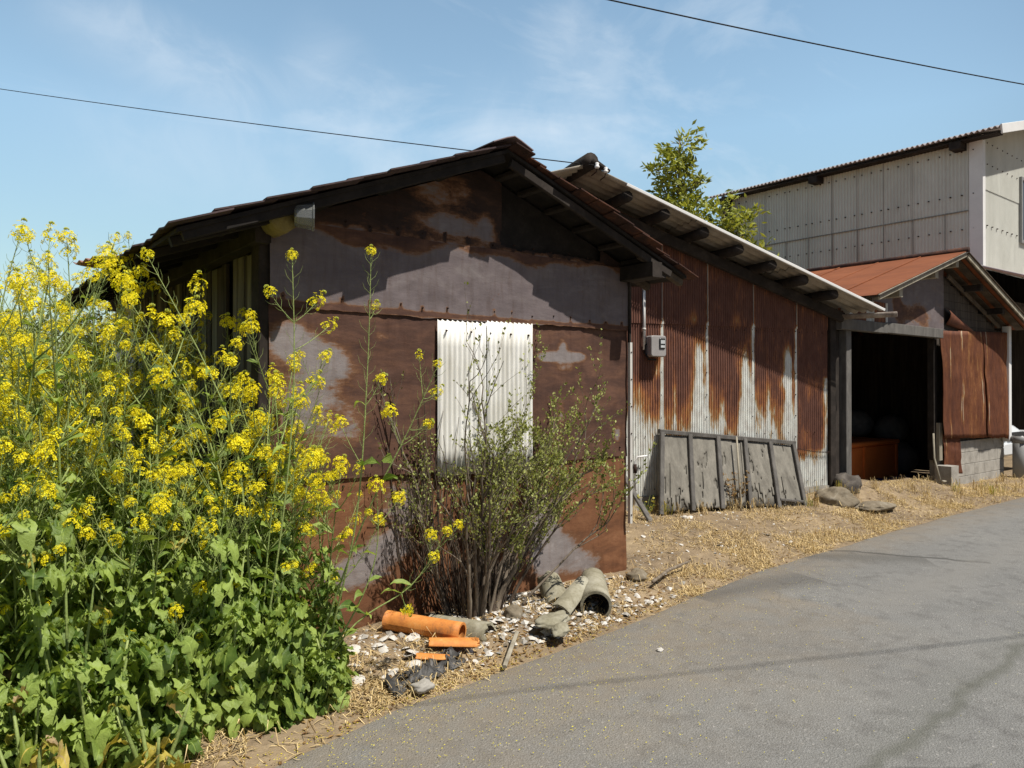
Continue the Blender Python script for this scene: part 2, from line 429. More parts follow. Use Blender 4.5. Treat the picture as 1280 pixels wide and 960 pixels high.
M['black_plastic'] = simple('black_torn_plastic', [(0.02, 0.02, 0.02), (0.05, 0.048, 0.045), (0.16, 0.15, 0.14)], 14, rough=0.5, bump=0.012)
M['blue_tarp'] = simple('blue_sheet', [(0.02, 0.04, 0.16), (0.03, 0.07, 0.28)], 8, rough=0.6)
M['sack'] = simple('grey_sacking', [(0.10, 0.10, 0.10), (0.2, 0.2, 0.19)], 8, rough=0.9, bump=0.01)
M['car_paint'] = simple('silver_white_car_paint', [(0.60, 0.62, 0.63), (0.64, 0.66, 0.67)], 1, rough=0.25, bump=0, spec=0.6)
M['car_glass'] = simple('dark_car_glass', [(0.03, 0.035, 0.04), (0.04, 0.045, 0.05)], 1, rough=0.08, bump=0, spec=0.8)
M['car_black'] = simple('black_rubber', [(0.02, 0.02, 0.02), (0.03, 0.03, 0.03)], 10, rough=0.8)
M['car_lamp'] = simple('headlamp_glass', [(0.5, 0.5, 0.5), (0.6, 0.6, 0.6)], 20, rough=0.15, bump=0, spec=0.8)
M['wire'] = simple('black_cable', [(0.012, 0.012, 0.013), (0.02, 0.02, 0.02)], 10)
M['porcelain'] = simple('porcelain', [(0.68, 0.67, 0.65), (0.75, 0.74, 0.72)], 10, rough=0.25, bump=0)
M['log_yellow'] = simple('yellow_lichen_log', [(0.11, 0.085, 0.03), (0.21, 0.17, 0.065), (0.28, 0.24, 0.12)], 12, rough=0.9)
M['bark'] = simple('grey_bark', [(0.06, 0.046, 0.034), (0.17, 0.135, 0.10), (0.34, 0.29, 0.22)], 24, (1, 1, 0.2), 0.95, 0.006)
M['bark_dark'] = simple('dark_bark', [(0.03, 0.022, 0.016), (0.075, 0.055, 0.04), (0.14, 0.105, 0.075)], 24, (1, 1, 0.2), 0.95, 0.006)
M['straw'] = leafy('dead_straw', (0.30, 0.20, 0.085), (0.72, 0.56, 0.29), 0.12, 0.15)
M['dry_leaf'] = leafy('dry_leaf', (0.17, 0.09, 0.04), (0.38, 0.25, 0.10), 0.2, 0.15)
M['rape_leaf'] = leafy('rapeseed_leaf', (0.085, 0.15, 0.024), (0.34, 0.44, 0.10), 0.42, 0.35)
M['rape_leaf_old'] = leafy('yellowing_leaf', (0.17, 0.22, 0.03), (0.50, 0.40, 0.08), 0.35, 0.25, dry=(0.45, 0.33, 0.18))
M['rape_stem'] = leafy('rapeseed_stem', (0.14, 0.20, 0.05), (0.33, 0.39, 0.13), 0.1, 0.3)
M['petal'] = leafy('yellow_petal', (0.80, 0.67, 0.010), (0.90, 0.81, 0.03), 0.4, 0.2)
M['bud'] = leafy('flower_bud', (0.28, 0.33, 0.05), (0.50, 0.50, 0.06), 0.2, 0.2)
M['shrub_leaf'] = leafy('shrub_leaf', (0.14, 0.165, 0.038), (0.40, 0.43, 0.13), 0.3, 0.3)
M['tree_leaf'] = leafy('tree_leaf', (0.13, 0.16, 0.026), (0.42, 0.44, 0.08), 0.3, 0.4)
M['hedge_leaf'] = leafy('hedge_leaf', (0.03, 0.05, 0.018), (0.08, 0.11, 0.035), 0.2, 0.3)

# clear plastic for the pot tied on the beam end
def m_clear():
    t = NT('clear_plastic')
    t.done((0.42, 0.43, 0.41), 0.2, spec=0.5)
    t.p.inputs['Transmission Weight'].default_value = 0.75
    return t.m
M['clear'] = m_clear()

# ------------------------------------------------------------------ mesh builder
class MB:
    def __init__(s):
        s.v, s.f, s.mi, s.var, s.sm = [], [], [], [], []
        s.mats = []
    def slot(s, m):
        if m not in s.mats: s.mats.append(m)
        return s.mats.index(m)
    def add(s, vs, fs, m=None, var=0.5, smooth=False):
        b = len(s.v)
        s.v.extend([tuple(p) for p in vs])
        k = s.slot(m) if m else 0
        for f in fs:
            s.f.append(tuple(b + i for i in f))
            s.mi.append(k)
            s.var.append(var)
            s.sm.append(smooth)
    def box(s, lo, hi, m=None, mat=None, var=0.5):
        (x0, y0, z0), (x1, y1, z1) = lo, hi
        vs = [(x0, y0, z0), (x1, y0, z0), (x1, y1, z0), (x0, y1, z0), (x0, y0, z1), (x1, y0, z1), (x1, y1, z1), (x0, y1, z1)]
        if mat: vs = [mat @ Vector(p) for p in vs]
        s.add(vs, [(3, 2, 1, 0), (4, 5, 6, 7), (0, 1, 5, 4), (1, 2, 6, 5), (2, 3, 7, 6), (3, 0, 4, 7)], m, var)
    def bbox(s, lo, hi, m=None, mat=None, b=0.006, var=0.5):
        """box with chamfered long edges (octagonal in its two smaller directions), ends flat"""
        d = [hi[i] - lo[i] for i in range(3)]
        ax = max(range(3), key=lambda i: d[i])
        u, w = [i for i in range(3) if i != ax]
        b = min(b, d[u] * .3, d[w] * .3)
        ring = [(lo[u] + b, lo[w]), (hi[u] - b, lo[w]), (hi[u], lo[w] + b), (hi[u], hi[w] - b), (hi[u] - b, hi[w]), (lo[u] + b, hi[w]), (lo[u], hi[w] - b), (lo[u], lo[w] + b)]
        vs = []
        for e in (lo[ax], hi[ax]):
            for a, c in ring:
                p = [0, 0, 0]
                p[ax], p[u], p[w] = e, a, c
                vs.append(mat @ Vector(p) if mat else Vector(p))
        fs = [(i, (i + 1) % 8, 8 + (i + 1) % 8, 8 + i) for i in range(8)] + [tuple(range(7, -1, -1)), tuple(range(8, 16))]
        s.add(vs, fs, m, var)
    def beam(s, p, q, w, h, m=None, up=(0, 0, 1), b=0.006, var=0.5):
        """timber of section w x h between two points"""
        p, q = Vector(p), Vector(q)
        d = q - p
        L = d.length
        x = d.normalized()
        z = Vector(up)
        y = z.cross(x).normalized()
        z = x.cross(y)
        mt = Matrix((x, y, z)).transposed().to_4x4()
        mt.translation = p
        s.bbox((0, -w / 2, -h / 2), (L, w / 2, h / 2), m, mt, b, var)
    def tube(s, pts, r, n=6, m=None, caps=True, var=0.5, smooth=True):
        pts = [Vector(p) for p in pts]
        rs = r if hasattr(r, '__len__') else [r] * len(pts)
        vs = []
        prev = None
        for i, p in enumerate(pts):
            d = (pts[min(i + 1, len(pts) - 1)] - pts[max(i - 1, 0)])
            if d.length < 1e-9: d = Vector((0, 0, 1))
            d.normalize()
            a = prev if prev is not None else (Vector((1, 0, 0)) if abs(d.x) < 0.8 else Vector((0, 1, 0)))
            a = (a - d * a.dot(d)).normalized()
            prev = a
            c = d.cross(a)
            for k in range(n):
                t = 2 * math.pi * k / n
                vs.append(p + (a * math.cos(t) + c * math.sin(t)) * rs[i])
        fs = []
        for i in range(len(pts) - 1):
            for k in range(n):
                fs.append((i * n + k, i * n + (k + 1) % n, (i + 1) * n + (k + 1) % n, (i + 1) * n + k))
        if caps:
            fs.append(tuple(range(n - 1, -1, -1)))
            fs.append(tuple((len(pts) - 1) * n + k for k in range(n)))
        s.add(vs, fs, m, var, smooth)
    def grid(s, nx, ny, fn, m=None, var=0.5, smooth=True, skip=None):
        vs = [fn(i, j) for j in range(ny + 1) for i in range(nx + 1)]
        fs = []
        for j in range(ny):
            for i in range(nx):
                if skip and skip(i, j): continue
                a = j * (nx + 1) + i
                fs.append((a, a + 1, a + nx + 2, a + nx + 1))
        s.add(vs, fs, m, var, smooth)
    def mesh(s, name, m=None):
        me = bpy.data.meshes.new(name)
        me.from_pydata(s.v, [], s.f)
        for mm in (s.mats or ([m] if m else [])):
            me.materials.append(M[mm])
        n = len(s.f)
        if len(s.mats) > 1: me.polygons.foreach_set('material_index', np.array(s.mi, dtype=np.int32))
        me.polygons.foreach_set('use_smooth', np.array(s.sm, dtype=bool))
        at = me.attributes.new('var', 'FLOAT', 'FACE')
        at.data.foreach_set('value', np.array(s.var, dtype=np.float32))
        me.update()
        return me
    def build(s, name, m=None, parent=None, solid=0.0):
        o = link(name, s.mesh(name, m), parent)
        if solid:
            md = o.modifiers.new('thickness', 'SOLIDIFY')
            md.thickness = solid
            md.offset = 0
        return o

def link(name, data, parent=None, loc=None):
    o = bpy.data.objects.new(name, data)
    C.objects.link(o)
    if parent: o.parent = parent
    if loc is not None: o.location = loc
    return o
def field(o, name, fn):
    me = o.data
    n = len(me.vertices)
    co = np.empty(n * 3, dtype=np.float32)
    me.vertices.foreach_get('co', co)
    co = co.reshape(n, 3)
    at = me.attributes.new(name, 'FLOAT', 'POINT')
    at.data.foreach_set('value', np.asarray(fn(co), dtype=np.float32))
def tag(o, label=None, cat=None, group=None, kind=None):
    if label: o['label'] = label
    if cat: o['category'] = cat
    if group: o['group'] = group
    if kind: o['kind'] = kind
    return o
def thing(name, label, cat, loc=(0, 0, 0), rz=0.0, group=None):
    o = link(name, None, None, loc)
    o.rotation_euler = (0, 0, rz)
    o.empty_display_size = 0.1
    return tag(o, label, cat, group)
KIDS = {}
def dup(root, loc, rz, scale=1.0, label=None, rx=0.0, ry=0.0):
    r = root.copy()
    C.objects.link(r)
    r.location = loc
    r.rotation_euler = (rx, ry, rz)
    r.scale = (scale,) * 3
    if label: r['label'] = label
    for ch in KIDS[root.name]:
        c = ch.copy()
        C.objects.link(c)
        c.parent = r
    return r
def fbm(x, y, z=0.0, o=3):
    return mnoise.fractal(Vector((x, y, z)), 0.6, 2.1, o)
def smooth(a, b, x):
    t = min(1, max(0, (x - a) / (b - a)))
    return t * t * (3 - 2 * t)

# ------------------------------------------------------------------ ground and road
EDGE = [(-60, 1.6), (-8, 2.55), (-3, 2.78), (0, 2.92), (1.05, 2.99), (1.7, 3.17), (2.44, 3.25), (3.41, 3.35), (4.41, 3.5), (5.33, 3.63), (6.27, 3.70), (7.4, 3.75), (8.7, 3.77), (10.3, 3.81), (12.3, 3.80), (18, 3.7), (60, 3.2)]
def edge_y(x):
    for (a, ya), (b, yb) in zip(EDGE, EDGE[1:]):
        if a <= x <= b: return ya + (yb - ya) * (x - a) / (b - a)
    return EDGE[0][1] if x < 0 else EDGE[-1][1]
def ground_z(x, y):
    d = y - edge_y(x) - 0.05 * fbm(x * 1.7, y * 1.7)
    z = -0.035 if d < -0.5 else 0.0
    if d < 0: return -0.035 * smooth(0, -0.25, d)
    z = 0.07 * smooth(0, 0.7, d)
    # bank in front of the long corrugated wall, rising to a mound at the doorway
    k = smooth(4.5, 5.6, x) * (1 - smooth(11.2, 12.8, x))
    z += k * 0.10 * smooth(0.3, 1.3, d)
    z += 0.20 * math.exp(-(((x - 9.35) / 0.85) ** 2 + ((y - 4.85) / 0.5) ** 2))
    z += 0.08 * math.exp(-(((x - 10.9) / 0.8) ** 2 + ((y - 4.8) / 0.4) ** 2))
    z *= 1 - smooth(11.4, 12.6, x) * 0.9
    if y > 4.9 and x > 9: z = min(z, -0.05 + 0.3 * smooth(5.15, 4.9, y))
    # ridge of the flower bed
    z += 0.10 * smooth(1.6, 0.9, x) * smooth(0.25, 1.2, d)
    z += 0.035 * math.exp(-(((x - 3.0) / 1.1) ** 2 + ((y - 3.75) / 0.3) ** 2))
    z += 0.012 * smooth(0.1, 0.6, d) * fbm(x * 4, y * 4, 3)
    return z
gm = MB()
xs = np.concatenate([np.linspace(-400, -8, 14), np.linspace(-7.4, -0.8, 12), np.linspace(-0.5, 13.5, 281), np.linspace(14, 22, 12), np.linspace(26, 400, 14)])
ys = np.concatenate([np.linspace(-400, -6, 14), np.linspace(-5, 2.4, 12), np.linspace(2.6, 6.2, 91), np.linspace(6.6, 14, 12), np.linspace(18, 400, 14)])
gm.grid(len(xs) - 1, len(ys) - 1, lambda i, j: (xs[i], ys[j], ground_z(xs[i], ys[j])), 'ground')
tag(gm.build('ground'), kind='structure')

rm = MB()
rx_ = np.concatenate([np.linspace(-60, -3, 20), np.linspace(-2.6, 16, 187), np.linspace(18, 60, 15)])
rt = np.concatenate([np.linspace(0, 0.25, 6), np.linspace(0.32, 1.6, 14), np.linspace(1.9, 5.6, 10)])
def road_pt(i, j):
    x, t = rx_[i], rt[j]
    e = edge_y(x)
    if t == 0: e += 0.035 * fbm(x * 2.2, 0.3, 7) + 0.015 * fbm(x * 9, 1.3, 2)
    y = e - t
    z = 0.002 + 0.014 * smooth(0, 0.3, t) if t > 0 else -0.012
    return (x, y, z + 0.006 * fbm(x * .5, y * .5, 5))
rm.grid(len(rx_) - 1, len(rt) - 1, road_pt, 'asphalt')
road = rm.build('road')
EX, EY = np.array(EDGE).T
field(road, 'dust', lambda c: np.clip(1.15 - (np.interp(c[:, 0], EX, EY) - c[:, 1]) / np.where(c[:, 0] < 5, 1.5, 0.55), 0, 1))
tag(road, kind='structure')

# ------------------------------------------------------------------ the gabled rusty shed in front
WX0, WX1, WY = 1.49, 4.44, 4.17
RX, RZ = 2.97, 3.14
def roof_z(x): return RZ - (0.387 * (RX - x) if x < RX else 0.363 * (x - RX))
shed = thing('rusty_shed', 'low gabled shed of flat rusted steel sheets with a white corrugated panel in its front', 'shed', (0, 0, 0))
rng = random.Random(5)
NAILS = {}
def wall_sheet(z0, z1, y, seed, hole=None, tops=False):
    nx, nz = 236, max(12, int((z1 - z0) / 0.015))
    laps = {1: (2.42, 3.37), 2: (2.25, 3.55), 3: (2.9,), 4: (2.90, 2.3)}[seed]
    hx = hole
    b = MB()
    xs = np.linspace(WX0, WX1, nx + 1)
    def pt(i, j):
        x = xs[i]
        top = min(z1, roof_z(x) - 0.075) if tops else z1 + 0.006 * fbm(x * 2, seed)
        bot = z0 + 0.008 * fbm(x * 1.5, seed + 3) - (0.012 * max(0, fbm(x * 5, seed + 9)))
        z = bot + (top - bot) * j / nz
        st = sum(1 for q in laps if x > q + .006 * fbm(z * 3, seed))
        dent = .010 * min(0, fbm(x * 3.3, z * 3.1, seed + 11) + .25)
        return (x, y + 0.010 * fbm(x * 1.4, z * 1.6, seed) + 0.004 * fbm(x * 5, z * 3, seed + 5) - dent - .005 * (st % 2), z)
    skip = None
    if hole:
        def skip(i, j):
            x = xs[i]
            z = pt(i, j)[2]
            e = 0.02 * fbm(z * 5, 3.3)
            return hole[0] + e < x < hole[1] and z > hole[2] - 0.03 * (x - hole[0]) * 0 + 0.02 * fbm(x * 4, 8)
    b.grid(nx, nz, pt, 'flat_rust', skip=skip)
    NAILS[seed] = []
    for k in range(16):                                    # nail heads along the lower edge
        x = WX0 + 0.08 + k * 0.187 + rng.uniform(-.02, .02)
        z = z0 + rng.uniform(0.05, 0.075)
        if z0 < 0.5: z = z1 - 0.08
        NAILS[seed].append((x, z))
        b.tube([(x, y + 0.004, z), (x, y - 0.010, z)], [0.007, 0.005], 6, 'nail')
    return b.build('wall_sheet', None, shed)
lo = wall_sheet(-0.02, 1.03, WY, 1)
mi = wall_sheet(1.0, 2.045, WY - 0.012, 2)
up = wall_sheet(2.015, 2.52, WY - 0.024, 3)
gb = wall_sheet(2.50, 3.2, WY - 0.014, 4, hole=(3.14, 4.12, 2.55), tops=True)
BL = {
 'lo': [(2.03, .40, .32, .14, 1.5), (2.40, .80, .25, .22, 1.3), (2.28, .55, .22, .1, 1.0), (3.56, .50, .16, .34, 1.5), (3.72, .30, .24, .16, 1.7), (4.02, .16, .18, .10, 1.2), (1.6, .9, .2, .2, .8), (3.0, .5, .3, .3, .9), (2.1, .12, .3, .08, .9)],
 'mi': [(1.62, 1.83, .16, .12, 1.9), (1.85, 1.70, .2, .13, 1.5), (1.70, 1.42, .22, .22, 1.5), (2.0, 1.3, .14, .2, .8), (3.58, 1.775, .10, .035, 1.5), (3.74, 1.785, .22, .045, 1.5), (3.74, 1.87, .055, .07, 1.3), (3.90, 1.79, .08, .03, 1.2), (3.74, 1.70, .10, .04, 1.0), (3.72, 1.34, .05, .14, 1.1), (4.33, 1.18, .05, .08, 1.3), (2.2, 1.88, .12, .04, .8), (3.9, 1.1, .12, .05, .7)],
 'up': [(3.0, 2.28, 2.1, .3, 2.6), (2.0, 2.4, .6, .18, 1.0)],
 'gb': [(2.72, 2.64, .22, .07, 1.6), (2.55, 2.85, .16, .12, 1.0), (3.02, 2.66, .08, .1, 1.4), (2.0, 2.5, .5, .05, .9), (3.4, 2.5, 1.2, .05, 1.0), (2.8, 2.9, .12, .1, .7)],
}
def bare_of(key, base):
    def fn(c):
        v = np.full(len(c), base, dtype=np.float64)
        for cx, cz, rx, rz, w in BL[key]:
            v += w * np.exp(-(((c[:, 0] - cx) / rx) ** 2 + ((c[:, 2] - cz) / rz) ** 2))
        if key == 'up':
            e = 2.47 + 0.03 * np.sin(c[:, 0] * 5) - 0.02 * np.sin(c[:, 0] * 13 + 1)
            v = np.where(c[:, 2] > e - 0.05, np.minimum(v, (e - c[:, 2]) * 18), v)
            v -= 1.3 * np.exp(-((c[:, 2] - 2.035) / .018) ** 2)
            v += .25 * np.sin(c[:, 0] * 2.1) - .8 * np.exp(-(((c[:, 0] - 3.02) / .05) ** 2 + ((c[:, 2] - 2.12) / .04) ** 2))
        v = np.clip(v, -1.5, 1.3)
        for q, (xn, zn) in enumerate(NAILS[{'lo': 1, 'mi': 2, 'up': 3, 'gb': 4}[key]]):
            d = np.maximum(0, zn - c[:, 2])
            v -= (1.0 + .8 * (q % 3 == 0)) * np.exp(-((c[:, 0] - xn) / (.010 + .006 * (q % 3))) ** 2) * np.exp(-d / (.03 + .05 * (q % 4 == 0))) * (c[:, 2] < zn + .018)
        return v
    return fn
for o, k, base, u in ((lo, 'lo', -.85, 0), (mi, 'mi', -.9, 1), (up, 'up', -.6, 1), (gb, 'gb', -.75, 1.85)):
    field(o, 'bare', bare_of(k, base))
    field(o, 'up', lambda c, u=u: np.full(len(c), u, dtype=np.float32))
    field(o, 'pale', lambda c, k=k: np.full(len(c), {'lo': 1.0, 'mi': .85, 'up': 0.0, 'gb': .2}[k], dtype=np.float32))

def lowz(x, y): return ground_z(x, y) - 0.05
b = MB()                                                     # sheet closing the gap under the right rake, the opening's shade painted black
b.grid(40, 12, lambda i, j: (3.08 + 1.12 * i / 40, WY + .022 + .006 * fbm(i * .2, j * .3, 6), 2.50 + (roof_z(3.08 + 1.12 * i / 40) - .06 - 2.50) * j / 12), 'dark_wood_shade')
b.build('gable_shade_sheet', None, shed)
# right, back and far-left walls, the plank wall on the flower side
b = MB()
b.box((WX1 - .035, WY + .01, -.05), (WX1, 8.6, roof_z(WX1) - .09), 'tile_rust')
b.box((WX0, 8.6, -.05), (WX1, 8.64, 2.5), 'plank_dark')
b.build('rear_wall', None, shed)
b = MB()
y = WY + 0.16
while y < 7.66:
    w = rng.uniform(0.055, 0.15)
    k = rng.random()
    mm = 'plank_dark' if k < .42 else 'plank_grey' if k < .72 else 'plank_pale'
    if rng.random() > .14:
        d = rng.uniform(-.012, .012)
        b.box((WX0 - .01 + d, y, .05), (WX0 + .012 + d, y + w - rng.uniform(.004, .02), 2.37 + rng.uniform(-.03, .0)), mm)
    y += w
b.box((WX0 + .06, WY + .14, 0), (WX0 + .075, 8.6, 2.50), 'dark_gap')  # dark backing stands in for the unlit inside behind the planks
b.build('plank_wall', None, shed)
b = MB()
b.box((WX0 - .02, 7.68, 0), (WX0 + .05, 8.64, 2.36), 'house_trim')
b.build('white_wall_panel', None, shed)
b = MB()
b.bbox((WX0 - .055, WY - .002, -.05), (WX0 + .055, WY + .13, 2.5), 'wood_dark')
b.build('corner_post', None, shed)
b = MB()
b.beam((WX0 - .05, WY - .06, 2.42), (WX0 - .05, 8.6, 2.40), .09, .11, 'wood_dark')
b.build('eave_beam', None, shed)
b = MB()                                                    # zinc strip up the right corner, nailed
b.box((WX1 - .008, WY - .055, .45), (WX1 + .018, WY - .028, 1.92), 'pale_metal')
b.box((WX1 - .008, WY - .05, 1.92), (WX1 + .012, WY - .026, 2.44), 'wood_dark')
for k in range(7): b.tube([(WX1 + .004, WY - .05, .52 + k * .22), (WX1 + .004, WY - .061, .52 + k * .22)], .006, 6, 'nail')
b.build('corner_strip', None, shed)

# white corrugated panel: two overlapping sheets over the window
def corr(b, x0, x1, z0, z1, pitch, amp, yf, m, rows=6, per=8, topfn=None, botfn=None, ph=0.0):
    n = int(round((x1 - x0) / pitch * per))
    def pt(i, j):
        x = x0 + (x1 - x0) * i / n
        t_ = z1 if topfn is None else topfn(x)
        b_ = z0 if botfn is None else botfn(x)
        z = b_ + (t_ - b_) * j / rows
        return (x, yf(x, z) + amp * math.cos(2 * math.pi * (x - x0) / pitch + ph), z)
    b.grid(n, rows, pt, m)
wp = link('corrugated_window_panel', None, shed)
b = MB()
corr(b, 2.604, 3.035, .965, 2.0, .04, .008, lambda x, z: WY - .045, 'white_poly', topfn=lambda x: 2.0 + .006 * math.cos(2 * math.pi * x / .04), botfn=lambda x: .962 + .012 * fbm(x * 3, 1))
b.build('left_half', None, wp, .002)
b = MB()
corr(b, 3.0, 3.406, .955, 2.015, .04, .008, lambda x, z: WY - .058, 'white_poly', topfn=lambda x: 2.012 + .006 * math.cos(2 * math.pi * x / .04), botfn=lambda x: .95 + .012 * fbm(x * 3, 5))
b.build('right_half', None, wp, .002)
for x in (2.66, 2.86, 3.02, 3.2, 3.36):
    for z in (1.05, 1.93):
        b = MB()
        b.tube([(x, WY - .058, z), (x, WY - .070, z)], [.008, .005], 7, 'nail')
        b.build('screw', None, wp)
wp['label'] = 'white corrugated plastic sheets nailed over the window'

# roof: overlapping courses of sheet, each butt end lifted
def slope_courses(b, x_eave, side, yA, yB, m, seed, n=9, mm2=None):
    r = random.Random(seed)
    for k in range(n):
        f0, f1 = k / n, (k + 1) / n + .035
        y = yA
        while y < yB - .02:
            w = r.uniform(.34, .5) if yB - y > .7 else yB - y
            y1 = min(yB, y + w)
            ja, jb = r.uniform(-.018, .018), r.uniform(-.012, .012)
            ys = y + (r.uniform(-.05, .03) if y == yA else .002)
            xa = x_eave + (RX - x_eave) * f0 + ja * side
            xb = x_eave + (RX - x_eave) * min(1, f1)
            za = roof_z(xa) + .022 + r.uniform(-.004, .007)
            zb = roof_z(xb) + .008
            if k == 0: za -= .01
            t = .009
            nw = 10
            vs, fs = [], []
            for i in range(nw + 1):
                yy = ys + (y1 - ys) * i / nw
                h = .006 * math.cos(2 * math.pi * i / 5) + .003 * fbm(yy * 6, k, seed)
                vs += [(xa, yy, za + h), (xb, yy, zb + h), (xa, yy, za + h - t), (xb, yy, zb + h - t)]
            for i in range(nw):
                a, c = 4 * i, 4 * i + 4
                fs += [(a, a + 1, c + 1, c), (a + 2, c + 2, c + 3, a + 3), (a, c, c + 2, a + 2), (a + 1, a + 3, c + 3, c + 1)]
            fs += [(0, 2, 3, 1), (4 * nw, 4 * nw + 1, 4 * nw + 3, 4 * nw + 2)]
            b.add(vs, fs, mm2 if (mm2 and r.random() < .35) else m)
            y = y1
roof = link('roof', None, shed)
b = MB()
slope_courses(b, .87, -1, 3.78, 8.8, 'tile_purple', 3, 9)
# boards under the sheets
b.add([(.92, 3.84, roof_z(.92) - .012), (RX, 3.84, RZ - .012), (RX, 8.75, RZ - .012), (.92, 8.75, roof_z(.92) - .012),
       (.92, 3.84, roof_z(.92) - .035), (RX, 3.84, RZ - .035), (RX, 8.75, RZ - .035), (.92, 8.75, roof_z(.92) - .035)],
      [(0, 1, 2, 3), (7, 6, 5, 4), (0, 4, 5, 1), (3, 2, 6, 7), (0, 3, 7, 4)], 'dark_wood_shade')  # underside shade put into the near-black board colour
b.build('left_slope', None, roof)
b = MB()
slope_courses(b, 4.87, 1, 3.78, 5.75, 'tile_rust', 8, 12)
slope_courses(b, 4.50, 1, 5.76, 8.8, 'tile_rust', 9, 10)
b.add([(4.80, 3.84, roof_z(4.80) - .012), (RX, 3.84, RZ - .012), (RX, 5.75, RZ - .012), (4.80, 5.75, roof_z(4.80) - .012),
       (4.80, 3.84, roof_z(4.80) - .035), (RX, 3.84, RZ - .035), (RX, 5.75, RZ - .035), (4.80, 5.75, roof_z(4.80) - .035)],
      [(3, 2, 1, 0), (4, 5, 6, 7), (1, 5, 4, 0), (7, 6, 2, 3), (4, 7, 3, 0)], 'dark_wood_shade')
b.build('right_slope', None, roof)
b = MB()
vs = []
for y in (3.77, 8.8):
    for dx, dz in ((-.17, -.032), (-.06, .016), (0, .036), (.06, .016), (.16, -.026)):
        vs.append((RX + dx, y, RZ + dz + .02))
fs = [(i, i + 5, i + 6, i + 1) for i in range(4)]
b.add(vs, fs, 'cap_metal')
b.build('ridge_cap', None, roof, .006)
b = MB()
b.beam((.95, 3.87, roof_z(.95) - .05), (RX - .02, 3.87, RZ - .066), .028, .065, 'dark_wood_shade')
b.build('barge_board', None, roof)
b = MB()
b.beam((RX + .03, 3.86, RZ - .095), (4.62, 3.86, roof_z(4.62) - .08), .03, .06, 'wood_dark')
b.build('barge_board', None, roof)
for x in (1.2, 1.75, 2.2, 2.6, 3.12, 3.33, 3.58, 3.86, 4.14, 4.4):
    b = MB()
    b.beam((x, 3.89, roof_z(x) - .06), (x, 4.16, roof_z(x) - .06), .06, .036, 'dark_wood_shade' if x < 3 else 'wood_dark')
    b.build('roof_batten', None, roof)
b = MB()                                                    # beam ends and rafter feet at the right eave
b.beam((4.40, 3.80, 2.47), (4.40, 4.6, 2.47), .11, .12, 'wood_dark')
b.beam((4.55, 3.86, 2.455), (4.55, 5.7, 2.455), .05, .06, 'wood_dark')
b.build('eave_beam', None, roof)
for y in (3.9, 4.25, 4.9, 5.4):
    b = MB()
    b.beam((4.3, y, roof_z(4.3) - .07), (4.80, y, roof_z(4.80) - .065), .05, .055, 'wood_brown')
    b.build('rafter', None, roof)
for y in np.arange(4.0, 8.6, .42):
    b = MB()
    b.beam((1.5, y, roof_z(1.5) - .07), (.93, y + .01, roof_z(.93) - .06), .045, .05, 'dark_wood_shade')
    b.build('rafter', None, roof)
b = MB()                                                    # torn sheet curling up at the far end of the eave
b.grid(10, 6, lambda i, j: (.82 + .36 * i / 10 - .02 * j / 6, 5.62 + .75 * j / 6, roof_z(.87) + .055 + .10 * (1 - i / 10) ** 2 * (.4 + .6 * j / 6) + .012 * math.cos(j * 3.1) + .11 * i / 10), 'torn')
b.build('torn_roof_sheet', None, roof, .004)

# the round beam end sticking out under the left rake, with a clear pot over it
b = MB()
pts = [(1.50, 3.93, 2.485), (1.50, 4.02, 2.485), (1.50, 4.35, 2.487)]
b.tube(pts, [.074, .08, .078], 18, 'log_yellow')
b.build('beam_end', None, shed)
pot = link('clear_plastic_pot', None, None)
tag(pot, 'clear ribbed plastic pot hanging on the yellow beam end under the left eave', 'plastic pot')
pot.location = (1.565, 3.88, 2.49)
pot.scale = (1.1, 1.1, 1.1)
b = MB()
n = 20
ax = Vector((.93, -.36, .0)).normalized()
pr = [(0.0, .045), (.012, .052), (.05, .058), (.085, .063), (.088, .069), (.094, .069), (.094, .058)]
vs, fs = [], []
u = ax.cross(Vector((0, 0, 1))).normalized()
w = u.cross(ax)
for d, r_ in pr:
    for k in range(n):
        t = 2 * math.pi * k / n
        rr = r_ * (1 + .05 * (k % 2))
        vs.append(ax * (d - .03) + (u * math.cos(t) + w * math.sin(t)) * rr)
for i in range(len(pr) - 1):
    for k in range(n): fs.append((i * n + k, i * n + (k + 1) % n, (i + 1) * n + (k + 1) % n, (i + 1) * n + k))
fs.append(tuple(range(n)))
b.add(vs, fs, 'clear')
b.build('pot_body', None, pot, .003)
b = MB()
b.tube([(0, 0, .07), (-.03, .01, .10), (-.075, .04, .06)], .003, 5, 'wire')
b.build('hanging_wire', None, pot)

